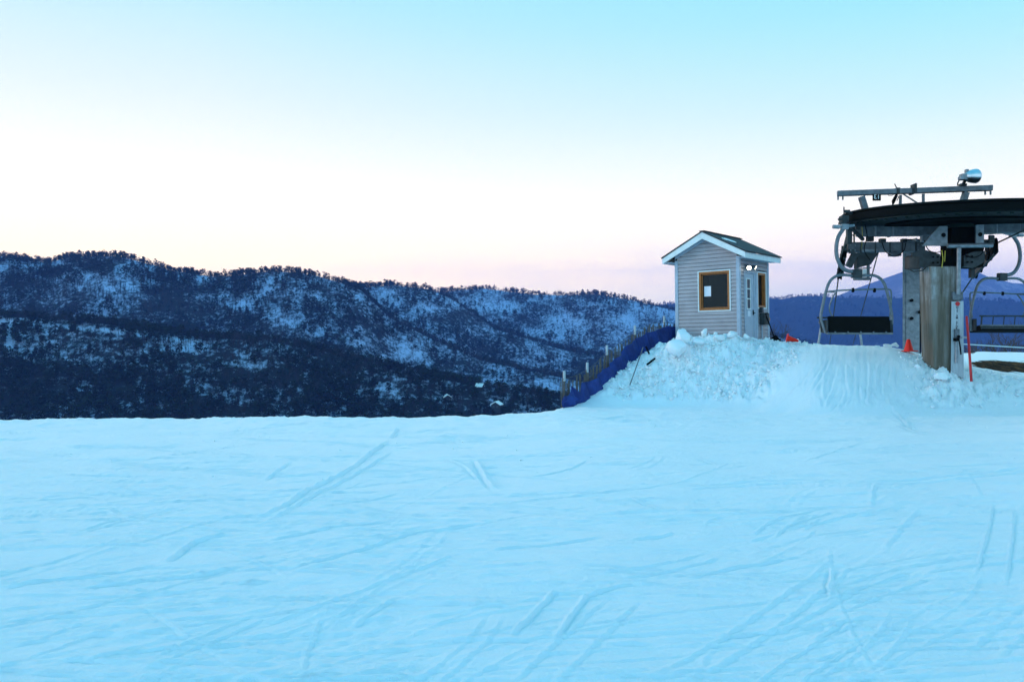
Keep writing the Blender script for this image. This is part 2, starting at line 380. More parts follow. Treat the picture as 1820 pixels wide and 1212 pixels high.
def random_tracks(n):
    out = []
    for i in range(n):
        px = rng.uniform(-100, 1900); py = CY+125*(1000/125)**rng.uniform(0, 1)
        y = EYE*F/(py-CY); x = (px-CX)/F*y
        a = rng.choice([rng.normal(.12, .16), rng.normal(.75, .3), rng.normal(-.35, .25)], p=[.62, .24, .14])
        L = rng.uniform(.6, 3.2)*(.6+y/14); c = rng.normal(0, .22); wd = rng.uniform(.008, .022)*(.7+y/16); hh = rng.uniform(.0025, .0075)*(.7+y/12); gg = rng.uniform(.4, 1.3)
        for off in ((0, rng.uniform(.10, .22)) if rng.random() < .35 else (0,)):
            pts = []
            for t in np.linspace(-.5, .5, 11):
                pts.append((x+L*t*math.cos(a+c*t)-off*math.sin(a), y+L*t*math.sin(a+c*t)+off*math.cos(a)))
            out.append((pts, wd, hh, gg))
    return out
def stamp(dz, x, y, pts, w, h, g, seed):
    pts = np.array(pts); m = 6*w
    sel = np.nonzero((x > pts[:, 0].min()-m) & (x < pts[:, 0].max()+m) & (y > pts[:, 1].min()-m) & (y < pts[:, 1].max()+m))[0]
    if not len(sel): return
    X, Y = x[sel], y[sel]; best = np.full(len(sel), 1e9); sd = np.zeros(len(sel)); tt = np.zeros(len(sel)); acc = 0
    tot = np.sum(np.hypot(*np.diff(pts, axis=0).T))
    for a, b in zip(pts[:-1], pts[1:]):
        d = b-a; L = math.hypot(*d); d = d/max(L, 1e-6)
        t = np.clip((X-a[0])*d[0]+(Y-a[1])*d[1], 0, L); qx = X-a[0]-t*d[0]; qy = Y-a[1]-t*d[1]; r = np.hypot(qx, qy)
        s = np.sign(d[0]*qy-d[1]*qx); u = r < best
        best = np.where(u, r, best); sd = np.where(u, s*r, sd); tt = np.where(u, acc+t, tt); acc += L
    env = sstep(0, .18*tot, tt)*(1-sstep(.8*tot, tot, tt)); rag = .55+.9*np.clip(perlin(tt*7, sd*9+seed, seed)+.35, 0, 1)
    sd = sd+w*.5*perlin(tt*5, np.full_like(tt, seed*.37), seed+3)
    prof_ = np.exp(-(sd/w)**2)*rag-g*.8*np.exp(-((sd+1.7*w)/(w*.9))**2)
    dz[sel] += h*env*prof_

def build_snow():
    th_f = np.radians(np.arange(-41, 41.001, .084)); th_c1 = np.radians(np.arange(-176, -41.5, 4.5)); th_c2 = np.radians(np.arange(42.5, 180, 4.5))
    th = np.concatenate([th_c1, th_f, th_c2]); r1 = np.exp(np.arange(math.log(1.7), math.log(27), .0037)); r2 = np.exp(np.arange(math.log(27.2), math.log(46), .012)); r3 = np.array([52, 60, 80, 110, 150, 200, 260])
    rr = np.concatenate([[.4], r1, r2, r3]); TH, RR = np.meshgrid(th, rr)
    x = (RR*np.sin(TH)).ravel(); y = (RR*np.cos(TH)).ravel(); z = base_z(x, y)
    inside = sstep(-.9, -.05, z)*sstep(0, 1.5, y+1.)
    rm = rubble_mask(x, y); rp = ramp_mask(x, y)
    d = .035*fbm(x*.35, y*.35, 3, 1)+.022*fbm(x*1.1+.3*y, y*1.5, 4, 2)
    ca, sa = math.cos(.16), math.sin(.16); xr, yr = x*ca+y*sa, -x*sa+y*ca
    st = fbm(xr*.9, yr*7, 4, 5, .55); mskk = sstep(-.15, .5, fbm(x*.5, y*.6, 2, 9))
    d += (.013*st*mskk+.006*fbm(xr*2.6, yr*20, 3, 6))*(1-.6*rm)*(.7+.3*sstep(4, 12, y))
    ca, sa = math.cos(.8), math.sin(.8); xr2, yr2 = x*ca+y*sa, -x*sa+y*ca
    d += .009*fbm(xr2*1.0, yr2*10, 3, 15)*sstep(0, .5, fbm(x*.4+9, y*.45, 2, 19))
    d += .006*fbm(x*8, y*8, 3, 8)*sstep(-.1, .5, fbm(x*.8, y*.8, 2, 29))
    near = 1-sstep(9, 14, y)
    d += (.0030*fbm(x*24, y*24, 2, 51)+.0045*np.clip(fbm(x*13, y*13, 2, 53)-.15, 0, 1))*near*sstep(-.2, .4, fbm(x*1.3, y*1.6, 2, 57))
    # ramp grooves run down the slope
    d += rp*(.010*fbm((CX+F*x/np.maximum(y, 1)-1500)*.05+.8*perlin(y*.9, x*.4, 77), y*.6, 2, 21)+.011*fbm((CX+F*x/np.maximum(y, 1)-1500)*.16+1.2*perlin(y*.9, x*.4, 77), y*.9, 3, 22))
    # shovelled lumps on the banks
    lump = np.abs(fbm(x*2.1, y*2.1, 4, 31, .6)); lump2 = np.abs(fbm(x*5.5, y*5.5, 4, 33, .65))
    d += rm*(.23*(lump-.28)+.085*(lump2-.25))
    # crumbly rim
    d += .05*np.clip(fbm(x*2.6, y*2.6, 3, 41), -.2, 1)*np.exp(-((z+.04)/.06)**2)*sstep(14, 15.5, y)
    dz = np.zeros_like(x)
    for i, (pts, w, h, g) in enumerate(TRACKS):
        pw = []
        for a, b in zip(pts[:-1], pts[1:]):
            for t in (0, .33, .66): pw.append(hit(a[0]+(b[0]-a[0])*t, a[1]+(b[1]-a[1])*t)[:2])
        pw.append(hit(*pts[-1])[:2]); stamp(dz, x, y, pw, w, h, g, i+1)
    for i, (pts, w, h, g) in enumerate(random_tracks(620)): stamp(dz, x, y, pts, w, h, g, i+200)
    d += dz*(1-.7*rm)
    z = z+d*inside
    nth, nr = len(th), len(rr)
    idx = np.arange(nr*nth).reshape(nr, nth); a = idx[:-1, :]; b = np.roll(idx, -1, 1)[:-1, :]; c = np.roll(idx, -1, 1)[1:, :]; e = idx[1:, :]
    Fq = np.stack([a, e, c, b], -1).reshape(-1, 4)
    V = np.stack([x, y, z], 1); n0 = len(V); V = np.vstack([V, [[0, 0, 0]]])
    o = fastmesh('snow_ground', V, Fq, M['snow'])
    # close the middle under the camera with a fan
    me = o.data
    px = CX+F*x/np.maximum(y, .5)
    pyv = CY-(base_z(x, y)-EYE)/np.maximum(y, .5)*F
    dirt = np.exp(-((pyv-(652+.075*(px-1800)))/(8+.04*np.clip(px-1700, 0, 200)))**2)*sstep(1690, 1760, px)*sstep(19.4, 20.6, y)*(y < 30)
    dirt = np.maximum(dirt, .75*np.exp(-((pyv-626)/4)**2)*sstep(1700, 1715, px)*(1-sstep(1728, 1745, px))*(y > 20)*(y < 34))
    at = me.attributes.new('dirt', 'FLOAT', 'POINT'); at.data.foreach_set('value', np.append(np.where(y > 15, dirt, 0), 0).astype(np.float32))
    kind(o, 'structure'); return o
snow = build_snow()
cap = MB(); n_ = 80
cap.add([(0, 0, .0)]+[(.55*math.sin(2*math.pi*i/n_), .55*math.cos(2*math.pi*i/n_), -.004) for i in range(n_)], [(0, i+1, (i+1) % n_+1) for i in range(n_)])
kind(cap.build('snow_patch_ground', M['snow']), 'structure')

# ------------------------------------------------------------------ snow lumps
def ico(sub):
    import bmesh
    bm = bmesh.new(); bmesh.ops.create_icosphere(bm, subdivisions=sub, radius=1); bm.verts.ensure_lookup_table()
    v = np.array([x.co[:] for x in bm.verts]); f = np.array([[q.index for q in x.verts] for x in bm.faces]); bm.free(); return v, f
IV, IF = ico(2); IV3, IF3 = ico(3)
def lump_shape(V, seed, chop=4):
    r_ = np.random.default_rng(seed); P = V*np.array([1, r_.uniform(.7, 1), r_.uniform(.6, .95)])
    for k in range(chop):
        n = r_.normal(size=3); n /= np.linalg.norm(n); d = r_.uniform(.32, .7); t = P@n-d; P = P-np.outer(np.clip(t, 0, None), n)*.95
    s = r_.uniform(0, 50); P = P*(1+.30*fbm(P[:, 0]*1.4+s, P[:, 1]*1.4+P[:, 2]*1.7, 3, seed)+.12*fbm(P[:, 0]*5+s, P[:, 1]*5+P[:, 2]*5.7, 2, seed+9))[:, None]
    return P
protos = [lump_shape(IV, 100+i, 6) for i in range(8)]
def rubble():
    Vs, Fs = [], []; o = 0; cnt = 0
    while cnt < 11000:
        if rng.random() < .74: x = rng.uniform(1.6, 8.0); y = rng.uniform(19.2, 22.3)
        else: x = rng.uniform(9.0, 14); y = rng.uniform(16.4, 20)
        m = float(rubble_mask(np.array([x]), np.array([y]))[0])
        fx = float(fbm(np.array([x*1.1]), np.array([y*1.1]), 2, 71)[0])
        if rng.random() > m*(.35+1.3*max(0, fx+.25)): continue
        s = .010*(rng.pareto(2.5)+1); s = min(s, .065); P = protos[rng.integers(8)]*s
        a = rng.uniform(0, 6.28); c, sn = math.cos(a), math.sin(a); P = np.stack([P[:, 0]*c-P[:, 1]*sn, P[:, 0]*sn+P[:, 1]*c, P[:, 2]], 1)
        lz = float((.23*(np.abs(fbm(np.array([x*2.1]), np.array([y*2.1]), 4, 31, .6))-.28))[0])*m
        P = P+np.array([x, y, float(base_z(x, y))+lz+s*.35]); Vs.append(P); Fs.append(IF+o); o += len(P); cnt += 1
    for k in range(160):       # scattered crumbs on the flat, thinning away from the banks
        x = rng.uniform(-9, 13); y = rng.uniform(9, 19); s = rng.uniform(.008, .022)
        P = protos[rng.integers(8)]*s+np.array([x, y, float(base_z(x, y))+s*.3]); Vs.append(P); Fs.append(IF+o); o += len(P)
    ob = fastmesh('snow_rubble', np.vstack(Vs), np.vstack(Fs), M['snowlump']); kind(ob, 'stuff')
    ob['label'] = 'loose crumbly snow thrown up on the shovelled banks'; return ob
rubble()
def chunk(px, py, Y, sx, sz, seed, label, group='big snow blocks on the bank', rise=0.):
    P = lump_shape(IV3, seed, 9)*np.array([sx, sx*.8, sz]); p = W(px, py, Y)
    o = fastmesh('snow_chunk', P, IF3, M['snowlump']); o.location = (p.x, p.y, p.z+rise); tag(o, label, 'snow chunk', group); return o
chunk(1212, 597, 21.0, .30, .24, 1, 'flat topped snow block at the left top of the bank beside the hut corner')
chunk(1208, 618, 20.6, .34, .30, 2, 'largest bright snow block jutting out over the blue net side of the bank')
chunk(1251, 592, 21.3, .13, .17, 3, 'pointed snow block standing up alone below the hut window')
chunk(1243, 607, 20.9, .16, .13, 4, 'small snow block between the pointed block and the flat topped block')
chunk(1275, 600, 21.0, .20, .12, 5, 'low rounded snow block just right of the pointed block')
chunk(1302, 594, 21.05, .24, .14, 6, 'wide snow block on the bank top under the hut corner')
chunk(1325, 598, 21.1, .14, .10, 8, 'snow block on the bank top in front of the hut door')
chunk(1275, 709, 19.0, .055, .06, 9, 'lone snow lump lying on the flat snow below the bank')
chunk(1575, 616, 19.9, .14, .10, 10, 'snow lump on the ramp top to the left of the orange cone')
chunk(1592, 613, 20.0, .12, .10, 11, 'snow lump on the ramp top right behind the orange cone')
chunk(1560, 616, 20.1, .07, .06, 12, 'smallest snow lump on the ramp top under the chair')
chunk(1646, 636, 18.9, .15, .10, 13, 'snow block piled against the left side of the concrete pillar')
chunk(1672, 668, 17.95, .24, .14, 14, 'snow block heaped at the front foot of the concrete pillar')

# ------------------------------------------------------------------ hills
def interp_pts(pts): 
    a = np.array(pts, float); return lambda u: np.interp(u, a[:, 0], a[:, 1])
BOT = -118.
HILLS = []
def hill(name, crest, dist, slope, px0, px1, step, seed, m, rough=1., back=.5):
    u = np.arange(px0, px1+.1, step); cp = interp_pts(crest)(u); D = interp_pts(dist)(u)
    zc = EYE-(cp-CY)/F*D
    nf = 90; nb = 12
    rows_z, rows_y = [], []
    run = (zc-BOT)/slope; run = np.maximum(run, 25)
    P = []
    for j in range(nb, 0, -1):
        t = j/nb; yy = D+t*260*D/1000; zz = zc-back*(t**1.5)*260*D/1000*.6; P.append((yy, zz, 0*u))
    for j in range(nf+1):
        t = j/nf; yy = D-run*t; prof_ = zc+(BOT-zc)*(t*.86+.14*t*t); P.append((yy, prof_, t+0*u))
    Y = np.array([p[0] for p in P]); Z = np.array([p[1] for p in P]); Tt = np.array([p[2] for p in P]); X = (u-CX)/F*Y
    amp = np.minimum(1, Tt*6)*rough*D/1000
    Z = Z+amp*(16*fbm(X/(150*D/1000), Y/(210*D/1000), 3, seed)+5*fbm(X/(42*D/1000), Y/(60*D/1000), 3, seed+5))*(1-Tt*.6)
    nr, nc = Y.shape; V = np.stack([X, Y, Z], -1).reshape(-1, 3); idx = np.arange(nr*nc).reshape(nr, nc)
    Fq = np.stack([idx[:-1, :-1], idx[1:, :-1], idx[1:, 1:], idx[:-1, 1:]], -1).reshape(-1, 4)
    o = fastmesh(name, V, Fq, m); kind(o, 'structure')
    H = dict(u=u, Y=Y, Z=Z, X=X, T=Tt, nb=nb, px0=px0, step=step, obj=o, cp=cp, D=D); HILLS.append(H); return H
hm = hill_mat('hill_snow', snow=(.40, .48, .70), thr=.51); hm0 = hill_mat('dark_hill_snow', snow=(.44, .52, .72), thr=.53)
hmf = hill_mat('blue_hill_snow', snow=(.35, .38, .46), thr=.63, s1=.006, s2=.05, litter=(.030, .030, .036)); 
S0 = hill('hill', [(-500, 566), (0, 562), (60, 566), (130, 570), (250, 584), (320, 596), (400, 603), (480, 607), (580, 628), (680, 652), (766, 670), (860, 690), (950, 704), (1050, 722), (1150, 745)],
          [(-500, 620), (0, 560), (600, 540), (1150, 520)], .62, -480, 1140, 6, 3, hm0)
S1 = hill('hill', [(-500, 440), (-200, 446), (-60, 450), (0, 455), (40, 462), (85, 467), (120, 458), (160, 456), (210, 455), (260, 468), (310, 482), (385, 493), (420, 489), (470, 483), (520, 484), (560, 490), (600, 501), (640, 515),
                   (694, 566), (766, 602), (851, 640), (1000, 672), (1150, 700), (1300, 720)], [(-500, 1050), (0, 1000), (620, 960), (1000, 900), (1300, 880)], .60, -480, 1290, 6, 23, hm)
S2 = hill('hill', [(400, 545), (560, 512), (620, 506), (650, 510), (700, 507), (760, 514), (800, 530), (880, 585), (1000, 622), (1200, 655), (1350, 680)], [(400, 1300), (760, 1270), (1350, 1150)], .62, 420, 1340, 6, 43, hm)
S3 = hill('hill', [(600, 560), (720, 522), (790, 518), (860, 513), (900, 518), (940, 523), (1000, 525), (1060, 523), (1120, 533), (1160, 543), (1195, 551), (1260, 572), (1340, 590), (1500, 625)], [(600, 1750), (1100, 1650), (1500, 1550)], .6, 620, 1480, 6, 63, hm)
S4 = hill('hill', [(900, 560), (1100, 548), (1250, 535), (1340, 532), (1367, 530), (1390, 532), (1420, 526), (1455, 526), (1490, 530), (1540, 529), (1580, 530), (1640, 529), (1700, 531), (1760, 534), (1830, 538), (2000, 545), (2300, 552), (2800, 548), (3600, 572)],
          [(900, 3900), (1500, 3500), (2300, 3200), (3600, 2600)], .5, 900, 3600, 6, 83, hmf)
mm = hill_mat('mountain_snow_alpenglow', snow=(.42, .30, .31), thr=.55, s1=.004, s2=.03, litter=(.17, .12, .13))  # pink alpenglow painted into the mountain's snow and litter colours
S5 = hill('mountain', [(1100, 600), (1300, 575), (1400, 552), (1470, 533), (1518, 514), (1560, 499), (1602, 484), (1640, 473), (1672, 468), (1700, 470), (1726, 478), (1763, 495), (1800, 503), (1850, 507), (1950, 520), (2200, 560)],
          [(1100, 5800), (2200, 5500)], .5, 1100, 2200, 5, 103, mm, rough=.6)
vf = MB(); vf.add([(-6600, 60, BOT-4), (6600, 60, BOT-4), (6600, 6300, BOT-4), (-6600, 6300, BOT-4)], [(0, 1, 2, 3)]); kind(vf.build('valley_ground', hm0), 'structure')

# ------------------------------------------------------------------ forest
def tri_pine(seed, n=22):
    r_ = np.random.default_rng(seed); V = []; Fc = []; mi = []
    def tri(a, b, c, m): V.extend([a, b, c]); Fc.append((len(V)-3, len(V)-2, len(V)-1)); mi.append(m)
    tri((-.03, 0, 0), (.03, 0, 0), (0, 0, .8), 1); tri((0, -.03, 0), (0, .03, 0), (0, 0, .8), 1)
    low = r_.uniform(.25, .45); wd = r_.uniform(.22, .34)
    for i in range(n):
        h = r_.uniform(low, 1); k = (h-low)/(1-low); w = wd*math.sqrt(max(.05, 1-k**1.7))*(1.0 if k > .12 else .6)
        a = r_.uniform(0, 6.28); rad = w*r_.uniform(.2, .9); c = np.array([math.cos(a)*rad, math.sin(a)*rad, h*.98]); s = r_.uniform(.09, .17)
        p = [c+r_.normal(size=3)*np.array([s, s, s*.55]) for _ in range(3)]; tri(*[tuple(q) for q in p], 0)
    return np.array(V), np.array(Fc), np.array(mi)
def tri_bare(seed, n=24):
    r_ = np.random.default_rng(seed); V = []; Fc = []; mi = []
    def sl(a, b, w):
        a, b = np.array(a), np.array(b); d = b-a; s = np.cross(d, r_.normal(size=3)); s = s/np.linalg.norm(s)*w
        V.extend([a-s, a+s, b]); Fc.append((len(V)-3, len(V)-2, len(V)-1)); mi.append(1)
    sl((0, 0, 0), (r_.normal()*.03, r_.normal()*.03, .75), .022); sl((0, 0, 0), (0, 0, .7), .022)
    for i in range(n):
        h = r_.uniform(.2, .7); a = r_.uniform(0, 6.28); L = r_.uniform(.2, .45)*(1.1-h*.4); e = r_.uniform(.5, 1.2)
        b = (math.cos(a)*L*math.cos(e), math.sin(a)*L*math.cos(e), min(1.02, h+L*math.sin(e)))
        sl((0, 0, h), b, .011)
        if i % 2: sl(tuple(np.array(b)*.6+np.array((0, 0, h))*.4), (b[0]*1.2+r_.normal()*.06, b[1]*1.2+r_.normal()*.06, min(1.05, b[2]+.1)), .009)
    return np.array(V), np.array(Fc), np.array(mi)
PINES = [tri_pine(i, 24) for i in range(7)]; BARES = [tri_bare(50+i) for i in range(7)]
def poly_y(pts): a = np.array(pts, float); return lambda u: np.interp(u, a[:, 0], a[:, 1])
DARK1 = poly_y([(-400, 480), (0, 490), (100, 507), (170, 528), (280, 536), (400, 545), (504, 580), (580, 607), (680, 636), (766, 659), (900, 700), (1300, 760)])
def openness(k, px, py):
    n = fbm(px/38., py/20., 3, 5+k); n2 = fbm(px/120., py/60., 2, 9+k)
    if k == 0:
        o = .10+.35*sstep(.05, .5, n+.6*n2)
        strip = np.exp(-((py-np.interp(px, [0, 60, 130, 200, 250, 330, 400], [572, 577, 581, 588, 596, 607, 614]))/5.)**2)*(px < 350)
        o = np.maximum(o, strip)
        for (cx, cy, rx, ry, v) in ((345, 622, 40, 9, .75), (30, 612, 70, 22, .62), (90, 632, 70, 24, .5), (560, 668, 60, 16, .45), (160, 690, 28, 10, .8), (455, 650, 40, 9, .7), (270, 650, 18, 14, .6), (400, 700, 30, 14, .5), (690, 700, 30, 22, .8),
                                     (795, 705, 30, 14, .6), (880, 715, 22, 10, .8), (600, 725, 20, 12, .6), (520, 690, 60, 10, .35)):
            o = np.maximum(o, v*np.exp(-((px-cx)/rx)**2-((py-cy)/ry)**2)*(1+.9*n))
        return np.clip(o, 0, 1)
    if k == 1:
        up = 1-sstep(-6, 6, py-DARK1(px)+10*n); o = .06+.14*sstep(.1, .5, n)+up*(.34+.75*n+.3*n2)
        o = np.maximum(o, (.62+.5*n)*np.exp(-((py-np.interp(px, [766, 851, 1000], [612, 652, 690]))/14.)**2)*sstep(640, 720, px))
        return np.clip(o, 0, .95)
    if k == 2:
        c = np.interp(px, [600, 694, 766, 851, 1000, 1200], [498, 530, 570, 600, 640, 670]); up = 1-sstep(-8, 8, py-c-10+12*n)
        return np.clip(.05+up*(.36+.6*n+.35*n2), 0, .9)
    if k == 3:
        c = np.interp(px, [780, 880, 1000, 1200], [545, 580, 612, 640]); up = 1-sstep(-8, 8, py-c+12*n)
        return np.clip(.12+up*(.30+.55*n+.35*n2), 0, .85)
    return np.clip(.32+.4*n+.2*n2, 0, .8)
def plant(H, k, spacing, hgt, pfrac, name, label, tmax=1., wscale=1.):
    u, Y, Z, X, Tt, nb, step = H['u'], H['Y'], H['Z'], H['X'], H['T'], H['nb'], H['step']
    i0 = max(0, int((-130-H['px0'])/step)); i1 = min(len(u)-2, int((1960-H['px0'])/step))
    rows_ = Y.shape[0]
    # cell areas in plan
    dx = np.abs(X[:-1, 1:]-X[:-1, :-1]); dy = np.abs(Y[1:, :-1]-Y[:-1, :-1]); A = dx*dy
    A[:nb-2] = 0; A[Tt[:-1, :-1] > tmax] = 0; A[:, :i0] = 0; A[:, i1:] = 0
    n = int(A.sum()/spacing**2); cells = rng.choice(A.size, n, p=(A/A.sum()).ravel()); r_, c_ = np.unravel_index(cells, A.shape)
    fu = rng.random(n); fv = rng.random(n)
    def bl(Q): return (Q[r_, c_]*(1-fu)+Q[r_, c_+1]*fu)*(1-fv)+(Q[r_+1, c_]*(1-fu)+Q[r_+1, c_+1]*fu)*fv
    x, y, z = bl(X), bl(Y), bl(Z); px = CX+F*x/y; py = CY-(z-EYE)/y*F
    op = openness(k, px, py); crest = np.interp(px, H['u'], H['cp']); op = np.where(py-crest < 8, op*.25, op)
    at = H['obj'].data.attributes.new('open_ground', 'FLOAT', 'POINT'); Pv = CX+F*X/Y; Qv = CY-(Z-EYE)/Y*F; at.data.foreach_set('value', (openness(k, Pv, Qv)-.33).astype(np.float32).ravel())
    keep = (rng.random(n) > op) & (py < 790)
    x, y, z, px, py = x[keep], y[keep], z[keep], px[keep], py[keep]; n = len(x)
    pn = fbm(x/70., y/70., 3, 91+k); isp = rng.random(n) < np.clip(pfrac+1.1*pn, .04, .97)
    hs = hgt*(.65+.6*rng.random(n))*np.where(isp, 1.0, .95); rot = rng.uniform(0, 6.28, n); kind_i = rng.integers(0, 7, n)
    Vs, Fs, Ms = [], [], []; off = 0
    for t, plist in ((True, PINES), (False, BARES)):
        for q in range(7):
            s = np.nonzero((isp == t) & (kind_i == q))[0]
            if not len(s): continue
            V, Fc, mi = plist[q]; c = np.cos(rot[s])[:, None]; sn = np.sin(rot[s])[:, None]; h = hs[s][:, None]
            vx = (V[None, :, 0]*c-V[None, :, 1]*sn)*h*wscale+x[s][:, None]; vy = (V[None, :, 0]*sn+V[None, :, 1]*c)*h*wscale+y[s][:, None]; vz = V[None, :, 2]*h+z[s][:, None]-.3
            Vs.append(np.stack([vx, vy, vz], -1).reshape(-1, 3)); nv = len(V)
            Fs.append((Fc[None]+(np.arange(len(s))*nv)[:, None, None]+off).reshape(-1, 3)); off += nv*len(s); Ms.append(np.tile(mi, len(s)))
    o = fastmesh(name, np.vstack(Vs), np.vstack(Fs), [M['pine'], M['barkf']], np.concatenate(Ms), smooth=False)
    kind(o, 'stuff'); o['label'] = label; print('FOREST', name, n, len(o.data.polygons)); return o
plant(S0, 0, 2.6, 6.2, .62, 'forest', 'dark pine and bare wood on the near lower hillside')
plant(S1, 1, 3.5, 7.6, .42, 'forest', 'mixed wood thinning to snow on the left hill', .95)
plant(S2, 2, 4.9, 9.0, .40, 'forest', 'mixed wood on the hill beyond the first saddle', .8)
plant(S3, 3, 5.8, 10., .40, 'forest', 'bluish wood on the third hill behind the net fence', .8)
plant(S4, 4, 13., 15., .30, 'forest', 'blue hazy wood on the far hill behind the lift', .7)

def big_pine(seed):
    r_ = np.random.default_rng(seed); V, Fc, mi = tri_pine(seed, 70)
    return V, Fc, mi
pine_meshes = []
for i in range(6):
    V, Fc, mi = big_pine(300+i); o = fastmesh('pine_tree', V, Fc, [M['pine'], M['barkf']], mi, False); pine_meshes.append(o.data); bpy.data.objects.remove(o)
def skyline(H, spans, n, hg, label, group):
    for i in range(n):
        a, b = spans[rng.integers(len(spans))]; px = rng.uniform(a, b); cp = float(np.interp(px, H['u'], H['cp'])); D = float(np.interp(px, H['u'], H['D']))
        p = W(px, cp, D-rng.uniform(-6, 8)); o = bpy.data.objects.new('pine_tree', pine_meshes[rng.integers(6)]); COL.objects.link(o)
        h = hg*rng.uniform(.6, 1.15); o.location = (p.x, p.y, p.z-.8); o.scale = (h*1.1, h*1.1, h); o.rotation_euler.z = rng.uniform(0, 6.28); tag(o, label, 'tree', group)
skyline(S1, [(84, 128), (140, 215), (84, 128), (0, 30), (220, 262), (415, 475), (425, 450), (300, 350), (540, 552)], 62, 7.2, 'small dark pine standing against the sky on the left hilltop', 'pines on the left hilltop')
skyline(S2, [(640, 720), (720, 770), (625, 650)], 24, 8.2, 'small dark pine standing against the sky beyond the first saddle', 'pines beyond the first saddle')
skyline(S3, [(800, 870), (880, 960), (1000, 1080), (840, 870)], 24, 8.6, 'tiny dark pine standing against the sky on the third hill', 'pines on the third hill')

def near_pines(H, n, hg, label, group):
    got = 0
    while got < n:
        i = rng.integers(2, H['Y'].shape[0]-2); j = rng.integers(2, len(H['u'])-2); px = CX+F*H['X'][i, j]/H['Y'][i, j]; py = CY-(H['Z'][i, j]-EYE)/H['Y'][i, j]*F
        if i < H['nb']+2 or not (0 < px < 985) or py > 738: continue
        if rng.random() > .1+float(openness(0, np.array([px]), np.array([py]))[0]): continue
        o = bpy.data.objects.new('pine_tree', pine_meshes[rng.integers(6)]); COL.objects.link(o); h = hg*rng.uniform(.6, 1.2)
        o.location = (H['X'][i, j]+rng.uniform(-2, 2), H['Y'][i, j], H['Z'][i, j]-.5); o.scale = (h*1.05, h*1.05, h); o.rotation_euler.z = rng.uniform(0, 6.28); tag(o, label, 'tree', group); got += 1
near_pines(S0, 170, 6.6, 'single dark pine among snow patches on the near lower hillside', 'single pines on the near lower hillside')

# ------------------------------------------------------------------ valley houses
def house(px, py, D, w, dpt, h, rz, label, grid=False):
    p = W(px, py, D); r = empty('house', p, label, 'house'); r.rotation_euler.z = rz
    m = MB(); m.box((0, 0, h/2-1.5), (w, dpt, h+3)); m.prism([(-w/2, -dpt/2, h+.01), (w/2, -dpt/2, h+.01), (0, -dpt/2, h+w*.3)], (0, dpt, 0)); m.build('wall', M['inside'], r, local=True)
    m = MB(); e = .6
    for s in (-1, 1):
        m.prism([(s*(w/2+e), -dpt/2-e, h-e*.6+.05), (s*(w/2+e), -dpt/2-e, h-e*.6+.55), (0, -dpt/2-e, h+w*.3+.65), (0, -dpt/2-e, h+w*.3+.15)], (0, dpt+2*e, 0))
    m.build('roof', M['snowlump'], r, local=True)
    for i in range(3 if grid else 2):
        x = (-.3+.3*i)*w if grid else (-.22+.44*i)*w
        m = MB(); m.box((x, -dpt/2-.05, h*.55), (w*.18, .1, h*.4)); f = m.build('window', M['steel'], r, local=True)
        m = MB(); m.box((x, -dpt/2-.11, h*.55), (w*.13, .04, h*.32)); m.build('pane', M['glass'], f, local=True)
    return r
house(883, 726, 505, 5.5, 7, 2.6, R(-14), 'dark house with a snow covered gable roof low in the valley')
house(795, 715, 512, 4.5, 5, 3.4, R(12), 'small house with a row of windows among snowy trees left of the gabled house', True)
house(853, 690, 530, 5.5, 4, 1.2, R(75), 'tiny shed with a bright white roof above the gabled house')

# ------------------------------------------------------------------ hut
HW, HL, HE = 1.93, 2.0, 2.48
hut = empty('hut', (6.198, 23.387, 1.5), 'small grey sided hut with a gable roof and wooden window frame on the snow bank', 'hut')
hut.matrix_world = Matrix.Translation((6.198, 23.387, 1.5)) @ Matrix.Rotation(R(-.8), 4, 'Y') @ Matrix.Rotation(R(-40), 4, 'Z')
RIDGE, EAVE, OVX, OVY = 3.17, 2.53, .30, .26
xe = HW/2+OVX; slope_ = (RIDGE-EAVE)/xe
def roof_z(x): return RIDGE-slope_*abs(x)
LAP = .107
def siding(axis, fixed, sgn, a0, a1, hole=None, gable=False):
    m = MB(); z = -.45
    top = RIDGE if gable else HE+.05
    while z < top-.12:
        z1 = min(z+LAP, top); ivs = [(a0, a1)]
        if gable and z1 > HE-.02:
            lim = max(.02, (RIDGE-.10-z1)/slope_); ivs = [(max(a0, -lim), min(a1, lim))]
        if hole:
            for (h0, h1, z0h, z1h) in hole:
                if z1 > z0h+.02 and z < z1h-.02:
                    nv = []
                    for (p, q) in ivs:
                        if p < h0: nv.append((p, min(q, h0)))
                        if q > h1: nv.append((max(p, h1), q))
                    ivs = nv
        for (p, q) in ivs:
            if q-p < .01: continue
            o0, o1, ob = fixed+sgn*.022, fixed+sgn*.008, fixed-sgn*.03; zz0 = z+.013
            def P(a, o, zz): return (a, o, zz) if axis == 'x' else (o, a, zz)
            m.add([P(p, o0, zz0), P(q, o0, zz0), P(q, o1, z1), P(p, o1, z1), P(p, ob, zz0), P(q, ob, zz0), P(p, ob, z), P(q, ob, z), P(p, o1, z), P(q, o1, z)], [(0, 1, 2, 3), (0, 4, 5, 1), (4, 6, 7, 5), (6, 8, 9, 7)])
        z = z1
    return m
WX0, WX1, WZ0, WZ1 = -.255, .715, .95, 2.09
siding('x', -HL/2, -1, -HW/2+.05, HW/2-.05, [(WX0, WX1, WZ0, WZ1)], True).build('siding', M['siding'], hut, local=True)
tY = lambda t: -HL/2+t
siding('y', HW/2, 1, -HL/2+.05, HL/2-.05, [(tY(1.2), tY(1.82), 1.03, 2.08), (tY(.3), tY(1.19), -.5, 2.03)]).build('siding', M['siding'], hut, local=True)
siding('y', -HW/2, -1, -HL/2+.05, HL/2-.05).build('siding', M['siding'], hut, local=True)
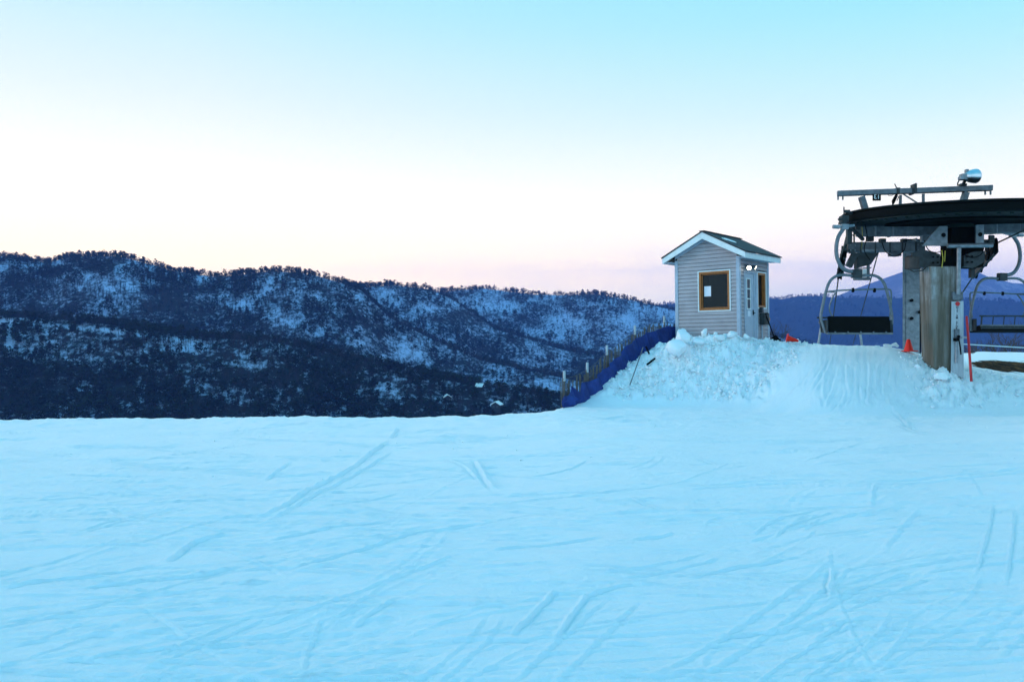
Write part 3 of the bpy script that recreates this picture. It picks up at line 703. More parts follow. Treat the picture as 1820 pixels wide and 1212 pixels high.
siding('x', HL/2, 1, -HW/2+.05, HW/2-.05, None, True).build('siding', M['siding'], hut, local=True)
for (x, y) in ((-1, -1), (1, -1), (1, 1), (-1, 1)):
    m = MB(); m.box((x*(HW/2-.02), y*(HL/2-.02), 1.0), (.1, .1, 2.9)); m.build('corner_trim', M['doorp'], hut, local=True, bevel=.006)
m = MB(); m.box((0, HL/2-.06, 1.2), (HW-.16, .03, 2.5)); m.box((-HW/2+.06, 0, 1.2), (.03, HL-.2, 2.5)); m.box((0, 0, -.02), (HW-.12, HL-.12, .05)); m.box((0, 0, 2.44), (HW-.12, HL-.12, .03))
m.build('inner_wall', M['inside'], hut, local=True)
# roof
m = MB()
y0, y1 = -HL/2-OVY, HL/2+OVY
for s in (-1, 1):
    m.prism([(s*(xe+.03), y0-.02, EAVE-.01), (s*(xe+.03), y0-.02, EAVE+.022), (0, y0-.02, RIDGE+.038), (0, y0-.02, RIDGE+.005)], (0, y1-y0+.04, 0))
m.box((0, 0, RIDGE+.036), (.16, y1-y0+.03, .02))
roof = m.build('roof', M['shingle'], hut, local=True)
m = MB(); FB = .165
for s in (-1, 1):
    for yy, dy in ((y0, .024), (y1-.024, .024)):
        m.prism([(s*xe, yy, EAVE-.012), (0, yy, RIDGE-.0), (0, yy, RIDGE-FB*1.12), (s*xe, yy, EAVE-FB)], (0, dy, 0))
    m.box((s*(xe-.014), 0, EAVE-FB/2-.006), (.022, y1-y0-.06, FB-.012))
m.build('fascia', M['white'], hut, local=True)
m = MB()
for s in (-1, 1):
    m.prism([(s*(xe-.03), y0+.03, EAVE-.05), (s*.01, y0+.03, RIDGE-.06), (s*.01, y0+.03, RIDGE-.075), (s*(xe-.03), y0+.03, EAVE-.065)], (0, OVY-.06, 0))
    m.box((s*(HW/2+OVX/2-.01), 0, EAVE-FB+.03), (OVX-.06, y1-y0-.1, .012))
    # frieze board under the gable
    m.prism([(s*(HW/2+.01), -HL/2-.026, roof_z(HW/2)-.072), (s*.003, -HL/2-.026, RIDGE-.076), (s*.003, -HL/2-.026, RIDGE-.205), (s*(HW/2+.01), -HL/2-.026, roof_z(HW/2)-.20)], (0, -.016, 0))
    for yy in (-HL/2+.045, HL/2-.045): m.prism([(s*(HW/2-.03), yy, HE-.4), (s*(HW/2-.03), yy, HE+.0), (0, yy, RIDGE-.08), (0, yy, HE-.4)], (0, .01, 0))
m.build('soffit', M['doorp'], hut, local=True)
# front window
def ring(m, x0, x1, z0, z1, t, ya, yb, axis='x'):
    def B(ax, bx, az, bz):
        c = ((ax+bx)/2, (ya+yb)/2, (az+bz)/2); s = (bx-ax, abs(yb-ya), bz-az)
        if axis == 'x': m.box(c, s)
        else: m.box((c[1], c[0], c[2]), (s[1], s[0], s[2]))
    B(x0, x1, z1-t, z1); B(x0, x1, z0, z0+t); B(x0, x0+t, z0+t, z1-t); B(x1-t, x1, z0+t, z1-t)
m = MB(); ring(m, WX0-.012, WX1+.012, WZ0-.012, WZ1+.012, .032, -HL/2-.03, -HL/2+.01); win = m.build('window', M['white'], hut, local=True)
m = MB(); ring(m, WX0+.022, WX1-.022, WZ0+.022, WZ1-.022, .055, -HL/2-.018, -HL/2+.12); ring(m, WX0+.085, WX1-.085, WZ0+.085, WZ1-.085, .022, -HL/2+.03, -HL/2+.10)
m.build('frame', M['wood'], win, local=True, bevel=.004)
m = MB(); m.box(((WX0+WX1)/2, -HL/2+.07, (WZ0+WZ1)/2), (WX1-WX0-.16, .008, WZ1-WZ0-.16)); m.build('pane', M['glass'], win, local=True)
m = MB(); m.box((WX0+.25, -HL/2+.06, 1.52), (.205, .004, .29)); o = m.build('notice', M['paper'], win, local=True); o['label'] = 'white paper sheet in the window'
# side window
m = MB(); ring(m, tY(1.2)-.01, tY(1.82)+.01, 1.03-.01, 2.08+.01, .035, HW/2+.03, HW/2-.01, 'y'); w2 = m.build('window', M['white'], hut, local=True)
m = MB(); ring(m, tY(1.2)+.025, tY(1.82)-.025, 1.03+.025, 2.08-.025, .06, HW/2+.016, HW/2-.13, 'y'); m.build('frame', M['wood'], w2, local=True)
m = MB(); m.box((HW/2-.08, tY(1.51), 1.555), (.008, .52, .95)); m.build('pane', M['glass'], w2, local=True)
m = MB()
for i in range(7): m.box((HW/2-.12, tY(1.38)+i*.06, 1.55), (.02+.012*(i % 2), .058, .93))
m.build('curtain', M['brown'], w2, local=True)
# door
m = MB(); ring(m, tY(.29), tY(.97), -.3, 2.05, .05, HW/2+.035, HW/2-.03, 'y'); m.box((HW/2+.01, tY(1.075), .87), (.05, .2, 2.33)); m.box((HW/2+.022, tY(1.075), .87), (.05, .09, 2.3)); m.build('door_frame', M['doorp'], hut, local=True)
m = MB(); m.box((HW/2+.0, tY(.63), .85), (.04, .58, 2.28)); door = m.build('door', M['doorp'], hut, local=True); door['label'] = 'pale door with a tall narrow glazed panel'
m = MB(); ring(m, tY(.43), tY(.70), .98, 1.86, .03, HW/2+.035, HW/2+.02, 'y'); m.box((HW/2+.03, tY(.565), 1.28), (.015, .22, .03)); m.box((HW/2+.03, tY(.565), 1.56), (.015, .22, .03)); m.build('window_frame', M['white'], door, local=True)
m = MB(); m.box((HW/2+.021, tY(.565), 1.42), (.004, .22, .83)); m.build('pane', M['glass'], door, local=True)
m = MB(); m.box((HW/2+.024, tY(.60), .86), (.004, .17, .16)); o = m.build('notice', M['paper'], door, local=True)
m = MB(); m.tube([(HW/2+.02, tY(.87), .88), (HW/2+.08, tY(.87), .88), (HW/2+.08, tY(.78), .88)], .014, 8); m.box((HW/2+.026, tY(.87), .9), (.014, .05, .14)); m.build('handle', M['black2'], door, local=True)
# lamp
m = MB(); m.box((HW/2+.05, tY(.42), 2.2), (.1, .08, .08)); m.lathe((HW/2+.14, tY(.36), 2.13), (.35, -.8, -.28), [(.02, -.12), (.045, -.09), (.066, 0), (.062, .005)], 18)
m.lathe((HW/2+.2, tY(.66), 2.15), (.8, .2, -.4), [(.02, -.12), (.045, -.09), (.062, 0), (.058, .005)], 18); lamp = m.build('wall_lamp', M['steel'], hut, local=True, smooth=True); lamp['label'] = 'lit twin floodlight over the door'
m = MB(); m.lathe((HW/2+.14, tY(.36), 2.13), (.35, -.8, -.28), [(0, .012), (.058, .008)], 18); m.build('bulb', M['lampglow'], lamp, local=True)
m = MB(); m.lathe((HW/2+.2, tY(.66), 2.15), (.8, .2, -.4), [(0, .012), (.052, .008)], 18); m.build('bulb', M['lampglow'], lamp, local=True)
# meter box and pipe
m = MB(); m.box((HW/2+.09, tY(1.5), .72), (.15, .36, .34)); m.box((HW/2+.168, tY(1.5), .72), (.012, .28, .26)); m.box((HW/2+.06, tY(1.36), .98), (.09, .12, .16)); box = m.build('meter_box', M['steel_dk'], hut, local=True)
m = MB(); m.tube([(HW/2+.05, tY(1.42), .56), (HW/2+.05, tY(1.42), -.3)], .022, 8); m.build('pipe', M['doorp'], hut, local=True)
m = MB(); m.tube([(HW/2+.03, tY(1.83), .72), (HW/2+.11, tY(1.83), .72)], .05, 10); m.build('socket', M['wood'], hut, local=True)
# snow patch left on the roof
ang = math.atan(slope_)
P = lump_shape(IV3, 77, 2); P = P*np.array([.16, .36, .022]); P[:, 1] += .05*np.sin(P[:, 0]*20)
Mx = hut.matrix_world @ Matrix.Translation((.52, -.62, roof_z(.52)+.045)) @ Matrix.Rotation(ang, 4, 'Y')
o = fastmesh('snow_patch', P, IF3, M['snowlump']); o.matrix_world = Mx; tag(o, 'small patch of old snow lying on the dark shingle roof', 'snow patch')
# shovel leaning on the hut
def hutp(x, y, z): return hut.matrix_world @ Vector((x, y, z))
a = hutp(HW/2+.16, tY(1.40), .88); b = hutp(HW/2+.30, tY(1.66), .22); c = hutp(HW/2+.36, tY(1.80), -.02)
sh = empty('snow_shovel', c, 'black snow shovel leaning on the hut wall under the meter box', 'shovel')
m = MB(); m.tube([a, b], .018, 8); m.bar(a+Vector((-.07, 0, .0)), a+Vector((.07, 0, 0)), .03, .03); m.build('handle', M['black2'], sh)
m = MB(); side = (c-b).cross(Vector((0, -1, .2))).normalized(); m.add([b+side*.07, b-side*.07, c-side*.17+Vector((0, 0, -.03)), c+side*.17+Vector((0, 0, -.03)), b+side*.07+Vector((.0, .02, 0)), b-side*.07+Vector((0, .02, 0)), c-side*.17+Vector((0, .02, -.03)), c+side*.17+Vector((0, .02, -.03))],
                [(0, 1, 2, 3), (4, 7, 6, 5), (0, 4, 5, 1), (1, 5, 6, 2), (2, 6, 7, 3), (3, 7, 4, 0)]); m.build('blade', M['black2'], sh)

# ------------------------------------------------------------------ net fence
fx = lambda t: 1.38+3.35*t
fy = lambda t: 19.5+4*t
def fz(t): return float(base_z(fx(t), fy(t)))
fence = empty('net_fence', (1.38, 19.5, 0), 'sagging blue safety net on a slatted wooden fence running up the bank to the hut', 'fence')
m = MB(); N = 84
FP = [(992, 0)]
for i in range(N):
    t = -.03+1.12*i/(N-1); x, y, z = fx(t)-.06, fy(t)+.10, fz(t); hh = .64+.03*math.sin(i*1.7)+random.uniform(-.05, .04); ln = random.uniform(-.04, .04)
    m.bar((x, y, z-.4), (x+ln, y, z+hh), .026, .010, Vector((0, 1, 0)))
for zz in (.2, .45, .68):
    m.tube([(fx(t)-.06, fy(t)+.085, fz(t)+zz) for t in np.linspace(-.03, 1.09, 40)], .006, 5)
m.build('slat_panel', M['slat'], fence)
for t in (-.02, .17, .345, .615, .93):
    m = MB(); p = Vector((fx(t)-.03, fy(t)+.14, fz(t))); m.tube([p-Vector((0, 0, .8)), p+Vector((0, 0, .62))], .028, 10); m.cur = 1; m.tube([p+Vector((0, 0, .625)), p+Vector((0, 0, .88))], .034, 10); m.build('post', [M['slat'], M['board']], fence, smooth=True)
NU, NVv = 130, 12; vs = []; fs = []
for i in range(NU):
    t = -.05+1.13*i/(NU-1); sag = .025*math.sin(t*29)+.05*math.sin(t*13+1)
    top = .44+sag+.1*sstep(.45, .65, t)
    if t < .09: top *= .75+.2*math.sin(t*60)
    for j in range(NVv):
        q = j/(NVv-1); fold = .05*math.sin(t*55+q*3)+.03*math.sin(t*120+q*7)
        vs.append((fx(t)+.05+fold*.7-.02*q, fy(t)-.05-fold*.6+.05*q, fz(t)-.12+(top+.12)*q))
for i in range(NU-1):
    for j in range(NVv-1): fs.append((i*NVv+j, (i+1)*NVv+j, (i+1)*NVv+j+1, i*NVv+j+1))
m = MB(); m.add(vs, fs); net = m.build('blue_net', M['net'], fence, smooth=True)
uvl = net.data.uv_layers.new(name='UVMap')
for lp in net.data.loops:
    i, j = divmod(lp.vertex_index, NVv); uvl.data[lp.index].uv = (i/(NU-1)*5.2, j/(NVv-1)*.6)
sd_ = net.modifiers.new('thick', 'SOLIDIFY'); sd_.thickness = .008
# bunched end of the net
m = MB(); rr_ = np.random.default_rng(5)
P = lump_shape(IV3, 401, 3)*np.array([.20, .16, .17]); P[:, 0] += .02*np.sin(P[:, 2]*60); p0 = W(1014, 712, 19.4)
m.add([tuple(q+np.array(p0)) for q in P], [tuple(f) for f in IF3]); m.build('net_bundle', M['net'], fence, smooth=True)
def stick(name, a, b, r, mt, label, cat):
    m = MB(); a, b = Vector(a), Vector(b); m.tube([a, (a+b)/2+Vector((.004, 0, 0)), b], [r, r*.95, r*.85], 8); o = m.build(name, mt, loc=tuple(a), smooth=True); return tag(o, label, cat)
stick('pole', W(1119.5, 684, 20.25), W(1143, 617, 20.6), .014, M['steel'], 'thin grey pole leaning in the bank in front of the blue net', 'pole')
o = MB(); o.bar(W(1148, 616, 21.5), W(1154, 629, 21.4), .04, .03); tag(o.build('wood_stick', M['black2'], loc=W(1150, 628, 21.3)), 'dark broken stick standing at the foot of the blue net', 'stick')
o = MB(); o.bar(W(1150, 648, 20.75), W(1164, 637, 20.95), .045, .035); tag(o.build('wood_stick', M['black2'], loc=W(1157, 641, 20.85)), 'dark broken stick lying flat on the snow bank', 'stick')

def smooth_path(pts, n=6):
    pts = [Vector(p) for p in pts]; out = []
    P = [pts[0]*2-pts[1]]+pts+[pts[-1]*2-pts[-2]]
    for i in range(1, len(P)-2):
        for k in range(n):
            t = k/n; a, b, c, d = P[i-1], P[i], P[i+1], P[i+2]
            out.append(.5*((2*b)+(-a+c)*t+(2*a-5*b+4*c-d)*t*t+(-a+3*b-3*c+d)*t**3))
    out.append(pts[-1]); return out
# ------------------------------------------------------------------ lift station
st = empty('lift_station', (10.0, 18.7, .8), 'ski lift return station with a concrete pillar carrying a big dark bullwheel', 'ski lift station')
def part(name, mt, f, par=None, bevel=0, smooth=False):
    m = MB(); f(m); return m.build(name, mt, par or st, bevel=bevel, smooth=smooth)
def parts(name, mt, fs, par=None, **k): return [part(name, mt, f, par, **k) for f in fs]
PX0, PX1 = W(1659, 655, 18.4).x, W(1711, 655, 18.4).x
PYf, PYb = 18.4, 18.95; PT = W(0, 473, 18.4).z
part('concrete_pillar', M['concrete'], lambda m: m.prism([(PX0+.05, PYf, .3), (PX1, PYf, .3), (PX1, PYb, .3), (PX0+.05, PYb, .3)], (0, 0, 1)) if 0 else m.add(
    [(PX0+.02, PYf, .3), (PX1, PYf, .3), (PX1, PYb, .3), (PX0+.02, PYb, .3), (PX0-.06, PYf+.02, PT), (PX1-.02, PYf+.02, PT), (PX1-.02, PYb, PT), (PX0-.06, PYb, PT)],
    [(0, 3, 2, 1), (4, 5, 6, 7), (0, 1, 5, 4), (1, 2, 6, 5), (2, 3, 7, 6), (3, 0, 4, 7)]), bevel=.03)
part('steel_column', M['steel_lt'], lambda m: (m.ibeam(W(1622, 640, 21.5), W(1622, 425, 21.5), .44, .5, .03), m.bar(W(1608, 640, 21.3), W(1608, 430, 21.3), .1, .03), m.bar(W(1622, 640, 21.28), W(1622, 428, 21.28), .36, .03), [m.bar(W(1610, y, 21.255), W(1635, y, 21.255), .02, .012) for y in (500, 520, 537, 553, 573, 590, 605)],
                                            m.bar(W(1622, 520, 21.62), W(1622, 640, 21.62), .40, .02)))
parts('bolt', M['black2'], [lambda m, px=px, py=py: m.lathe(W(px, py, 21.22), (0, -1, 0), [(.045, 0), (.04, .04)], 8) for px, py in ((1620, 534), (1620, 566), (1634, 555))])
Dm = 19.3
parts('upper_beam', M['steel'], [lambda m: m.bar(W(1522, 412.5, 19.9), W(1680, 411, 19.4), .26, .215), lambda m: m.bar(W(1735, 408, 19.1), W(1850, 403.5, 18.7), .26, .23)])
parts('beam_band', M['steel_lt'], [lambda m, px=px, y0_=y0_, D_=D_: m.bar(W(px, y0_, D_), W(px+3, y0_, D_), .30, .245) for px, y0_, D_ in ((1550, 412.4, 19.81), (1581, 412.1, 19.71), (1765, 406.9, 19.0), (1806, 405.3, 18.86))])
parts('lower_beam', M['steel'], [lambda m: m.bar(W(1506, 440, 19.9), W(1642, 439, 19.5), .24, .235), lambda m: m.box(W(1590, 452, 19.6), (.24, .2, .1))])
part('box_bracket', M['steel_lt'], lambda m: (m.box(W(1544, 445.5, 19.55), (.40, .06, .06)),))
parts('gusset', M['steel_dk'], [lambda m: m.prism([W(1524, 449, 19.6), W(1562, 449, 19.6), W(1548, 470, 19.6), W(1523, 477, 19.6)], (0, .18, 0)), lambda m: m.box(W(1546, 425, 19.7), (.16, .1, .12)), lambda m: m.bar(W(1520, 450, 19.5), W(1508, 474, 19.5), .12, .14), lambda m: m.box(W(1513, 447, 19.4), (.1, .08, .1))])
parts('hanging_frame', M['steel'], [lambda m: m.bar(W(1543, 468, 19.7), W(1543, 498, 19.7), .06, .05), lambda m: m.bar(W(1523, 470, 19.7), W(1523, 478, 19.7), .05, .05), lambda m: m.bar(W(1518, 496, 19.7), W(1546, 496, 19.7), .12, .06), lambda m: m.bar(W(1519, 478, 19.7), W(1548, 476, 19.7), .03, .03)])
part('weight_plate', M['white'], lambda m: m.bar(W(1533, 486, 19.72), W(1541, 486, 19.72), .03, .2))
parts('chain', M['yellow'], [lambda m: m.tube([W(1532, 403, 19.6), W(1533, 420, 19.55), W(1531, 445, 19.5)], .008, 6), lambda m: m.tube([W(1674, 445, 18.3), W(1676, 460, 18.28), W(1674, 476, 18.3)], .01, 6), lambda m: m.tube([W(1680, 446, 18.3), W(1679, 465, 18.28)], .01, 6)])
# head housing
parts('head_housing', M['black2'], [lambda m: m.box(W(1709, 440, 19.0), (.74, .5, .98)), lambda m: m.box(W(1700, 466, 18.75), (.9, .3, .26))])
parts('side_plate', M['steel_lt'], [lambda m: m.prism([W(1670, 402, 18.62), W(1684, 402, 18.62), W(1684, 437, 18.62), W(1640, 437, 18.62), W(1655, 418, 18.62)], (0, .05, 0)), lambda m: m.prism([W(1735, 400, 18.62), W(1749, 399, 18.62), W(1749, 434, 18.62), W(1735, 434, 18.62)], (0, .05, 0))])
parts('pin_hole', M['black'], [lambda m, px=px, py=py: m.lathe(W(px, py, 18.615), (0, -1, 0), [(.05, 0), (.05, .012)], 16) for px, py in ((1677, 418), (1742, 417))])
part('hub_flange', M['wheelpaint'], lambda m: (m.lathe(W(1704, 402, 18.9), (0, 0, 1), [(.32, -.05), (.32, .02), (.26, .05)], 28), [m.box(W(1704, 396.5, 18.9)+Vector((.28*math.cos(a), .28*math.sin(a), 0)), (.035, .035, .06)) for a in np.linspace(0, 6.28, 14)[:-1]]), smooth=False)
parts('clamp_plate', M['steel_dk'], [lambda m: m.prism([W(1622, 449, 18.55), W(1640, 443, 18.55), W(1671, 452, 18.55), W(1671, 471, 18.55), W(1655, 476, 18.55), W(1622, 474, 18.55)], (0, .08, 0)), lambda m: m.prism([W(1713, 455, 18.5), W(1728, 448, 18.5), W(1750, 446, 18.5), W(1750, 466, 18.5), W(1732, 476, 18.5), W(1713, 474, 18.5)], (0, .08, 0))])
parts('clamp_bolt', M['black'], [lambda m, px=px, py=py: m.lathe(W(px, py, 18.49), (0, -1, 0), [(.022, 0), (.022, .03)], 8) for px, py in ((1658, 457), (1666, 457), (1658, 467), (1666, 467), (1719, 456), (1727, 456), (1719, 466), (1727, 466))])
part('motor', M['motor'], lambda m: (m.lathe(W(1622, 467, 18.7), (0, 0, 1), [(.15, -.16), (.17, -.14), (.17, .12), (.12, .16)], 20), m.tube([W(1613, 478, 18.55), W(1624, 483, 18.5), W(1640, 481, 18.5), W(1645, 476, 18.55)], .014, 6)), smooth=True)
part('top_pipe', M['steel_lt'], lambda m: m.tube([W(1684, 437, 18.35), W(1764, 436, 18.25)], .052, 14), smooth=True)
part('drop_pipe', M['steel_lt'], lambda m: (m.tube([W(1704.5, 441, 18.3), W(1703, 524, 18.3)], .046, 14),), smooth=True)
part('pipe_bracket', M['steel'], lambda m: (m.box(W(1701.5, 526, 18.33), (.24, .04, .19)), [m.lathe(W(px, py, 18.30), (0, -1, 0), [(.016, 0), (.014, .02)], 8) for px, py in ((1693, 521), (1710, 521), (1694, 532), (1709, 532))]))
def sheaves(name_pts, axis, r):
    for p in name_pts:
        m = MB(); m.lathe(p, axis, [(r*.5, -.06), (r, -.055), (r, -.03), (r*.84, -.012), (r*.84, .012), (r, .03), (r, .055), (r*.5, .06)], 22); o = m.build('sheave', M['black2'], st, smooth=True)
        m = MB(); m.lathe(p, axis, [(r*.28, -.075), (r*.28, .075)], 12); m.build('sheave_hub', M['steel'], o, smooth=True)
ax = Vector((.94, -.33, 0))
sheaves([W(1500+(-2.6)*i, 448+13*i, 19.7+.45*i) for i in range(4)], ax, .155)
sheaves([W(1766-8.5*i, 438+11*i, 18.9+.5*i) for i in range(5)], ax, .20)
parts('sheave_bar', M['steel_dk'], [lambda m: m.bar(W(1505, 425, 19.5), W(1490, 492, 21.2), .06, .12), lambda m: m.bar(W(1503, 440, 19.4), W(1498, 485, 20.8), .05, .05), lambda m: m.bar(W(1772, 444, 18.8), W(1728, 492, 20.9), .06, .12), lambda m: m.box(W(1727, 486, 19.2), (.09, .12, .22)), lambda m: m.box(W(1752, 432, 18.7), (.13, .05, .16)), lambda m: m.box(W(1762, 426, 18.6), (.12, .05, .2)), lambda m: m.bar(W(1515, 400, 19.1), W(1494, 455, 19.5), .03, .04), lambda m: m.bar(W(1509, 408, 19.2), W(1509, 434, 19.2), .11, .11, Vector((0, 1, 0))), lambda m: m.tube([W(1518, 400, 19.3), W(1518, 432, 19.3)], .02, 6), lambda m: m.tube([W(1518, 418, 19.3), W(1505, 419, 19.3)], .015, 6), lambda m: m.box(W(1524, 406, 19.5), (.1, .08, .08))])
part('junction_box', M['steel_dk'], lambda m: m.box(W(1568, 428, 19.6), (.14, .12, .10)), bevel=.006)
part('junction_box', M['steel_dk'], lambda m: m.box(W(1606, 428, 19.5), (.12, .12, .09)), bevel=.006)
part('junction_box', M['steel_lt'], lambda m: m.box(W(1643, 425, 19.0), (.16, .12, .14)), bevel=.006)
parts('stiffener', M['steel_dk'], [lambda m, px=px: m.bar(W(px, 430, 19.42), W(px, 449, 19.42), .025, .03, Vector((0, 1, 0))) for px in (1530, 1556, 1582, 1604, 1628)])
parts('cable', M['black'], [lambda m, p=p: m.tube(smooth_path(p), .011, 6) for p in ([W(1568, 432, 19.4), W(1574, 447, 19.35), W(1590, 456, 19.35), W(1606, 446, 19.35), W(1610, 432, 19.4)], [W(1643, 428, 18.9), W(1650, 444, 18.5), W(1664, 449, 18.45), W(1680, 444, 18.5)],
    [W(1537, 398, 19.5), W(1541, 420, 19.4), W(1536, 444, 19.4), W(1546, 462, 19.4)], [W(1750, 436, 18.4), W(1744, 452, 18.4), W(1728, 458, 18.4), W(1712, 452, 18.4)])])
part('brake_arm', M['steel_dk'], lambda m: m.bar(W(1512, 404, 19.0), W(1534, 426, 19.4), .07, .06))
parts('rivet', M['steel_lt'], [lambda m, px=px, py=py: m.lathe(W(px, py, 19.36), (0, -1, 0), [(.016, 0), (.013, .012)], 8) for px, py in ((1512, 436), (1512, 445), (1520, 436), (1520, 445), (1632, 435), (1632, 444), (1638, 435), (1638, 444))])
# bullwheel
BX, BY, BZ, BR = 10.67, 19.0, 4.475, 2.60
tx, ty = .0, .060
axis_w = Vector((-tx, -ty, 1)).normalized(); uw = (Vector((1, 0, tx))-axis_w*Vector((1, 0, tx)).dot(axis_w)).normalized(); vw = axis_w.cross(uw)
BC = Vector((BX, BY, BZ))
def wp(r_, a, h=0): return BC+uw*(r_*math.cos(a))+vw*(r_*math.sin(a))+axis_w*h
def rimf(m):
    m.lathe(BC, axis_w, [(BR-.22, -.02), (BR-.06, -.02), (BR, 0), (BR, .135), (BR-.03, .145), (BR-.03, .165), (BR, .175), (BR, .205), (BR-.06, .23), (BR-.22, .23), (BR-.22, -.02)], 96)
m = MB(); rimf(m); bw = m.build('bullwheel', M['black2'], st, smooth=True)
part('rim_lip', M['wheelpaint'], lambda m: (m.lathe(BC, axis_w, [(BR-.25, -.05), (BR-.09, -.05), (BR-.09, -.024), (BR-.25, -.024), (BR-.25, -.05)], 96), [m.box(wp(BR-.17, a, -.065), (.05, .05, .03)) for a in np.linspace(0, 2*math.pi, 61)[:-1]]), bw)
for i in range(10):
    a = 2*math.pi*i/10+.17
    part('spoke', M['black2'], lambda m: (m.bar(wp(.3, a, .1), wp(BR-.2, a, .1), .20, .16, axis_w), m.bar(wp(1.2, a, .02), wp(BR-.22, a, .02), .06, .10, axis_w)), bw)
part('web_plate', M['black'], lambda m: m.lathe(BC, axis_w, [(0, .06), (1.95, .06), (1.95, .10), (0, .12)], 72), bw)
part('gear_ring', M['black2'], lambda m: (m.lathe(BC, axis_w, [(1.45, -.10), (1.62, -.10), (1.62, .05), (1.45, .05), (1.45, -.10)], 72),), bw)
part('axle', M['black2'], lambda m: m.lathe(BC, axis_w, [(.30, -.42), (.30, .25), (.22, .4)], 24), bw, smooth=True)
part('wheel_guard', M['steel_dk'], lambda m: (m.box(W(1500, 390, 18.9), (.16, .2, .16)), m.box(W(1497, 397, 18.8), (.14, .12, .06)), m.tube([W(1500, 368, 18.9), W(1500, 388, 18.9)], .014, 6), m.box(W(1505, 376, 18.9), (.12, .1, .06)), m.bar(W(1505, 377, 18.9), W(1530, 384, 19.0), .08, .06), m.box(W(1494, 390, 18.8), (.1, .08, .05))))
# crossbar on top
CL, CR = W(1488, 344.5, 19.6), W(1763.5, 334.5, 18.75)
def cb(px, py): t = (px-1488)/275.5; return W(px, py, 19.6+(18.75-19.6)*t)
part('crossbar', M['steel'], lambda m: (m.bar(CL, CR, .14, .125),), bevel=.008)
parts('crossbar_post', M['steel'], [lambda m: m.bar(cb(1531, 350), cb(1544, 392), .12, .13, Vector((0, 1, 0))), lambda m: m.bar(cb(1717, 342), cb(1706, 376), .12, .13, Vector((0, 1, 0))), lambda m: m.bar(cb(1600.5, 347), cb(1600, 374), .05, .05, Vector((0, 1, 0))), lambda m: m.bar(cb(1641, 345), cb(1641, 374), .05, .05, Vector((0, 1, 0))), lambda m: m.bar(cb(1605, 345), cb(1638, 366), .03, .03), lambda m: m.bar(cb(1535, 386), cb(1712, 374), .3, .1)])
parts('end_prong', M['steel'], [lambda m, px=px, py=py: m.bar(cb(px, py), cb(px, py+9), .03, .03) for px, py in ((1489.5, 346.5), (1498, 346.5), (1751, 337.5), (1760.5, 337.5))])
parts('clamp', M['steel_dk'], [lambda m: m.box(cb(1624, 335.5), (.06, .2, .2)), lambda m: m.box(cb(1620, 341), (.05, .18, .15)), lambda m: m.tube([cb(1628, 338), cb(1628, 326)], .02, 8), lambda m: m.box(cb(1594, 340), (.08, .18, .14)), lambda m: m.tube([cb(1594, 335), cb(1590, 327)], .012, 6)])
parts('cable_end', M['black2'], [lambda m: m.tube([cb(1593, 345), cb(1592, 350), cb(1588, 358), cb(1586.5, 365)], [.012, .04, .045, .012], 8), lambda m: m.tube([cb(1577, 345), cb(1580, 348), cb(1586, 347.5), cb(1591, 344)], .008, 6), lambda m: m.tube([cb(1594, 345), cb(1597, 351), cb(1594, 357)], .01, 6)], smooth=True)
# ropes
dr = Vector((.352, 1, -.285))
def rope(name, pts, r, label):
    m = MB(); m.tube(pts, r, 8); o = m.build(name, M['rope'], loc=tuple(pts[0]), smooth=True); return tag(o, label, 'rope')
A0 = wp(BR-.03, math.pi, .1); A1 = W(1508, 418, 19.5); A2 = W(1491, 488, 21.0)
dA = (W(1474.5, 614, 40)-A2); rope('wire_rope', [A0, A1, A2, A2+dA, A2+dA*2.2], .019, 'steel haul rope running down behind the left chair')
B2 = W(1562, 445, 20.3); dB = W(1515, 616, 40)-B2; rope('wire_rope', [W(1566, 432, 19.9), B2, B2+dB, B2+dB*2.2], .017, 'steel cable dropping from the lower beam behind the left chair seat')
C0 = wp(BR-.03, 0, .1); C2 = W(1728, 494, 21.0); rope('wire_rope', [C0, W(1815, 412, 18.6), W(1768, 434, 19.0), C2, C2+Vector((.352, 1, -.26))*40], .019, 'steel haul rope over the sheaves right of the pillar')
# floodlight on crossbar
FLS = .88
fl = empty('floodlight', cb(1713, 331), 'silver dish floodlight aimed right on top of the station crossbar', 'floodlight')
fax = Vector((.93, .30, .10)).normalized()
part('lamp_dish', M['chrome'], lambda m: m.lathe(W(1720, 314, 18.6), fax, [(a*FLS, b*FLS) for a, b in [(.05, -.04), (.11, 0), (.15, .08), (.172, .18), (.18, .27), (.19, .27), (.18, .17), (.16, .07), (.12, -.01), (.05, -.05)]], 32), fl, smooth=True)
part('lamp_glass', M['chrome'], lambda m: m.lathe(W(1720, 314, 18.6), fax, [(a*FLS, b*FLS) for a, b in [(.178, .265), (.15, .32), (.09, .36), (0, .375)]], 32), fl, smooth=True)
part('ballast_box', M['steel_lt'], lambda m: (m.box(W(1713, 315, 18.65), (.15, .16, .14)), m.box(W(1708, 317, 18.6), (.09, .12, .08)), m.box(W(1718, 304.5, 18.65), (.07, .08, .08))), fl, bevel=.01)
part('bracket', M['steel_dk'], lambda m: (m.bar(W(1711, 330, 18.85), W(1717, 317, 18.7), .06, .04), m.box(W(1711, 329, 18.85), (.14, .12, .05)), m.tube([W(1705, 320, 18.7), W(1702, 326, 18.7), W(1702, 330, 18.8)], .014, 6)), fl)
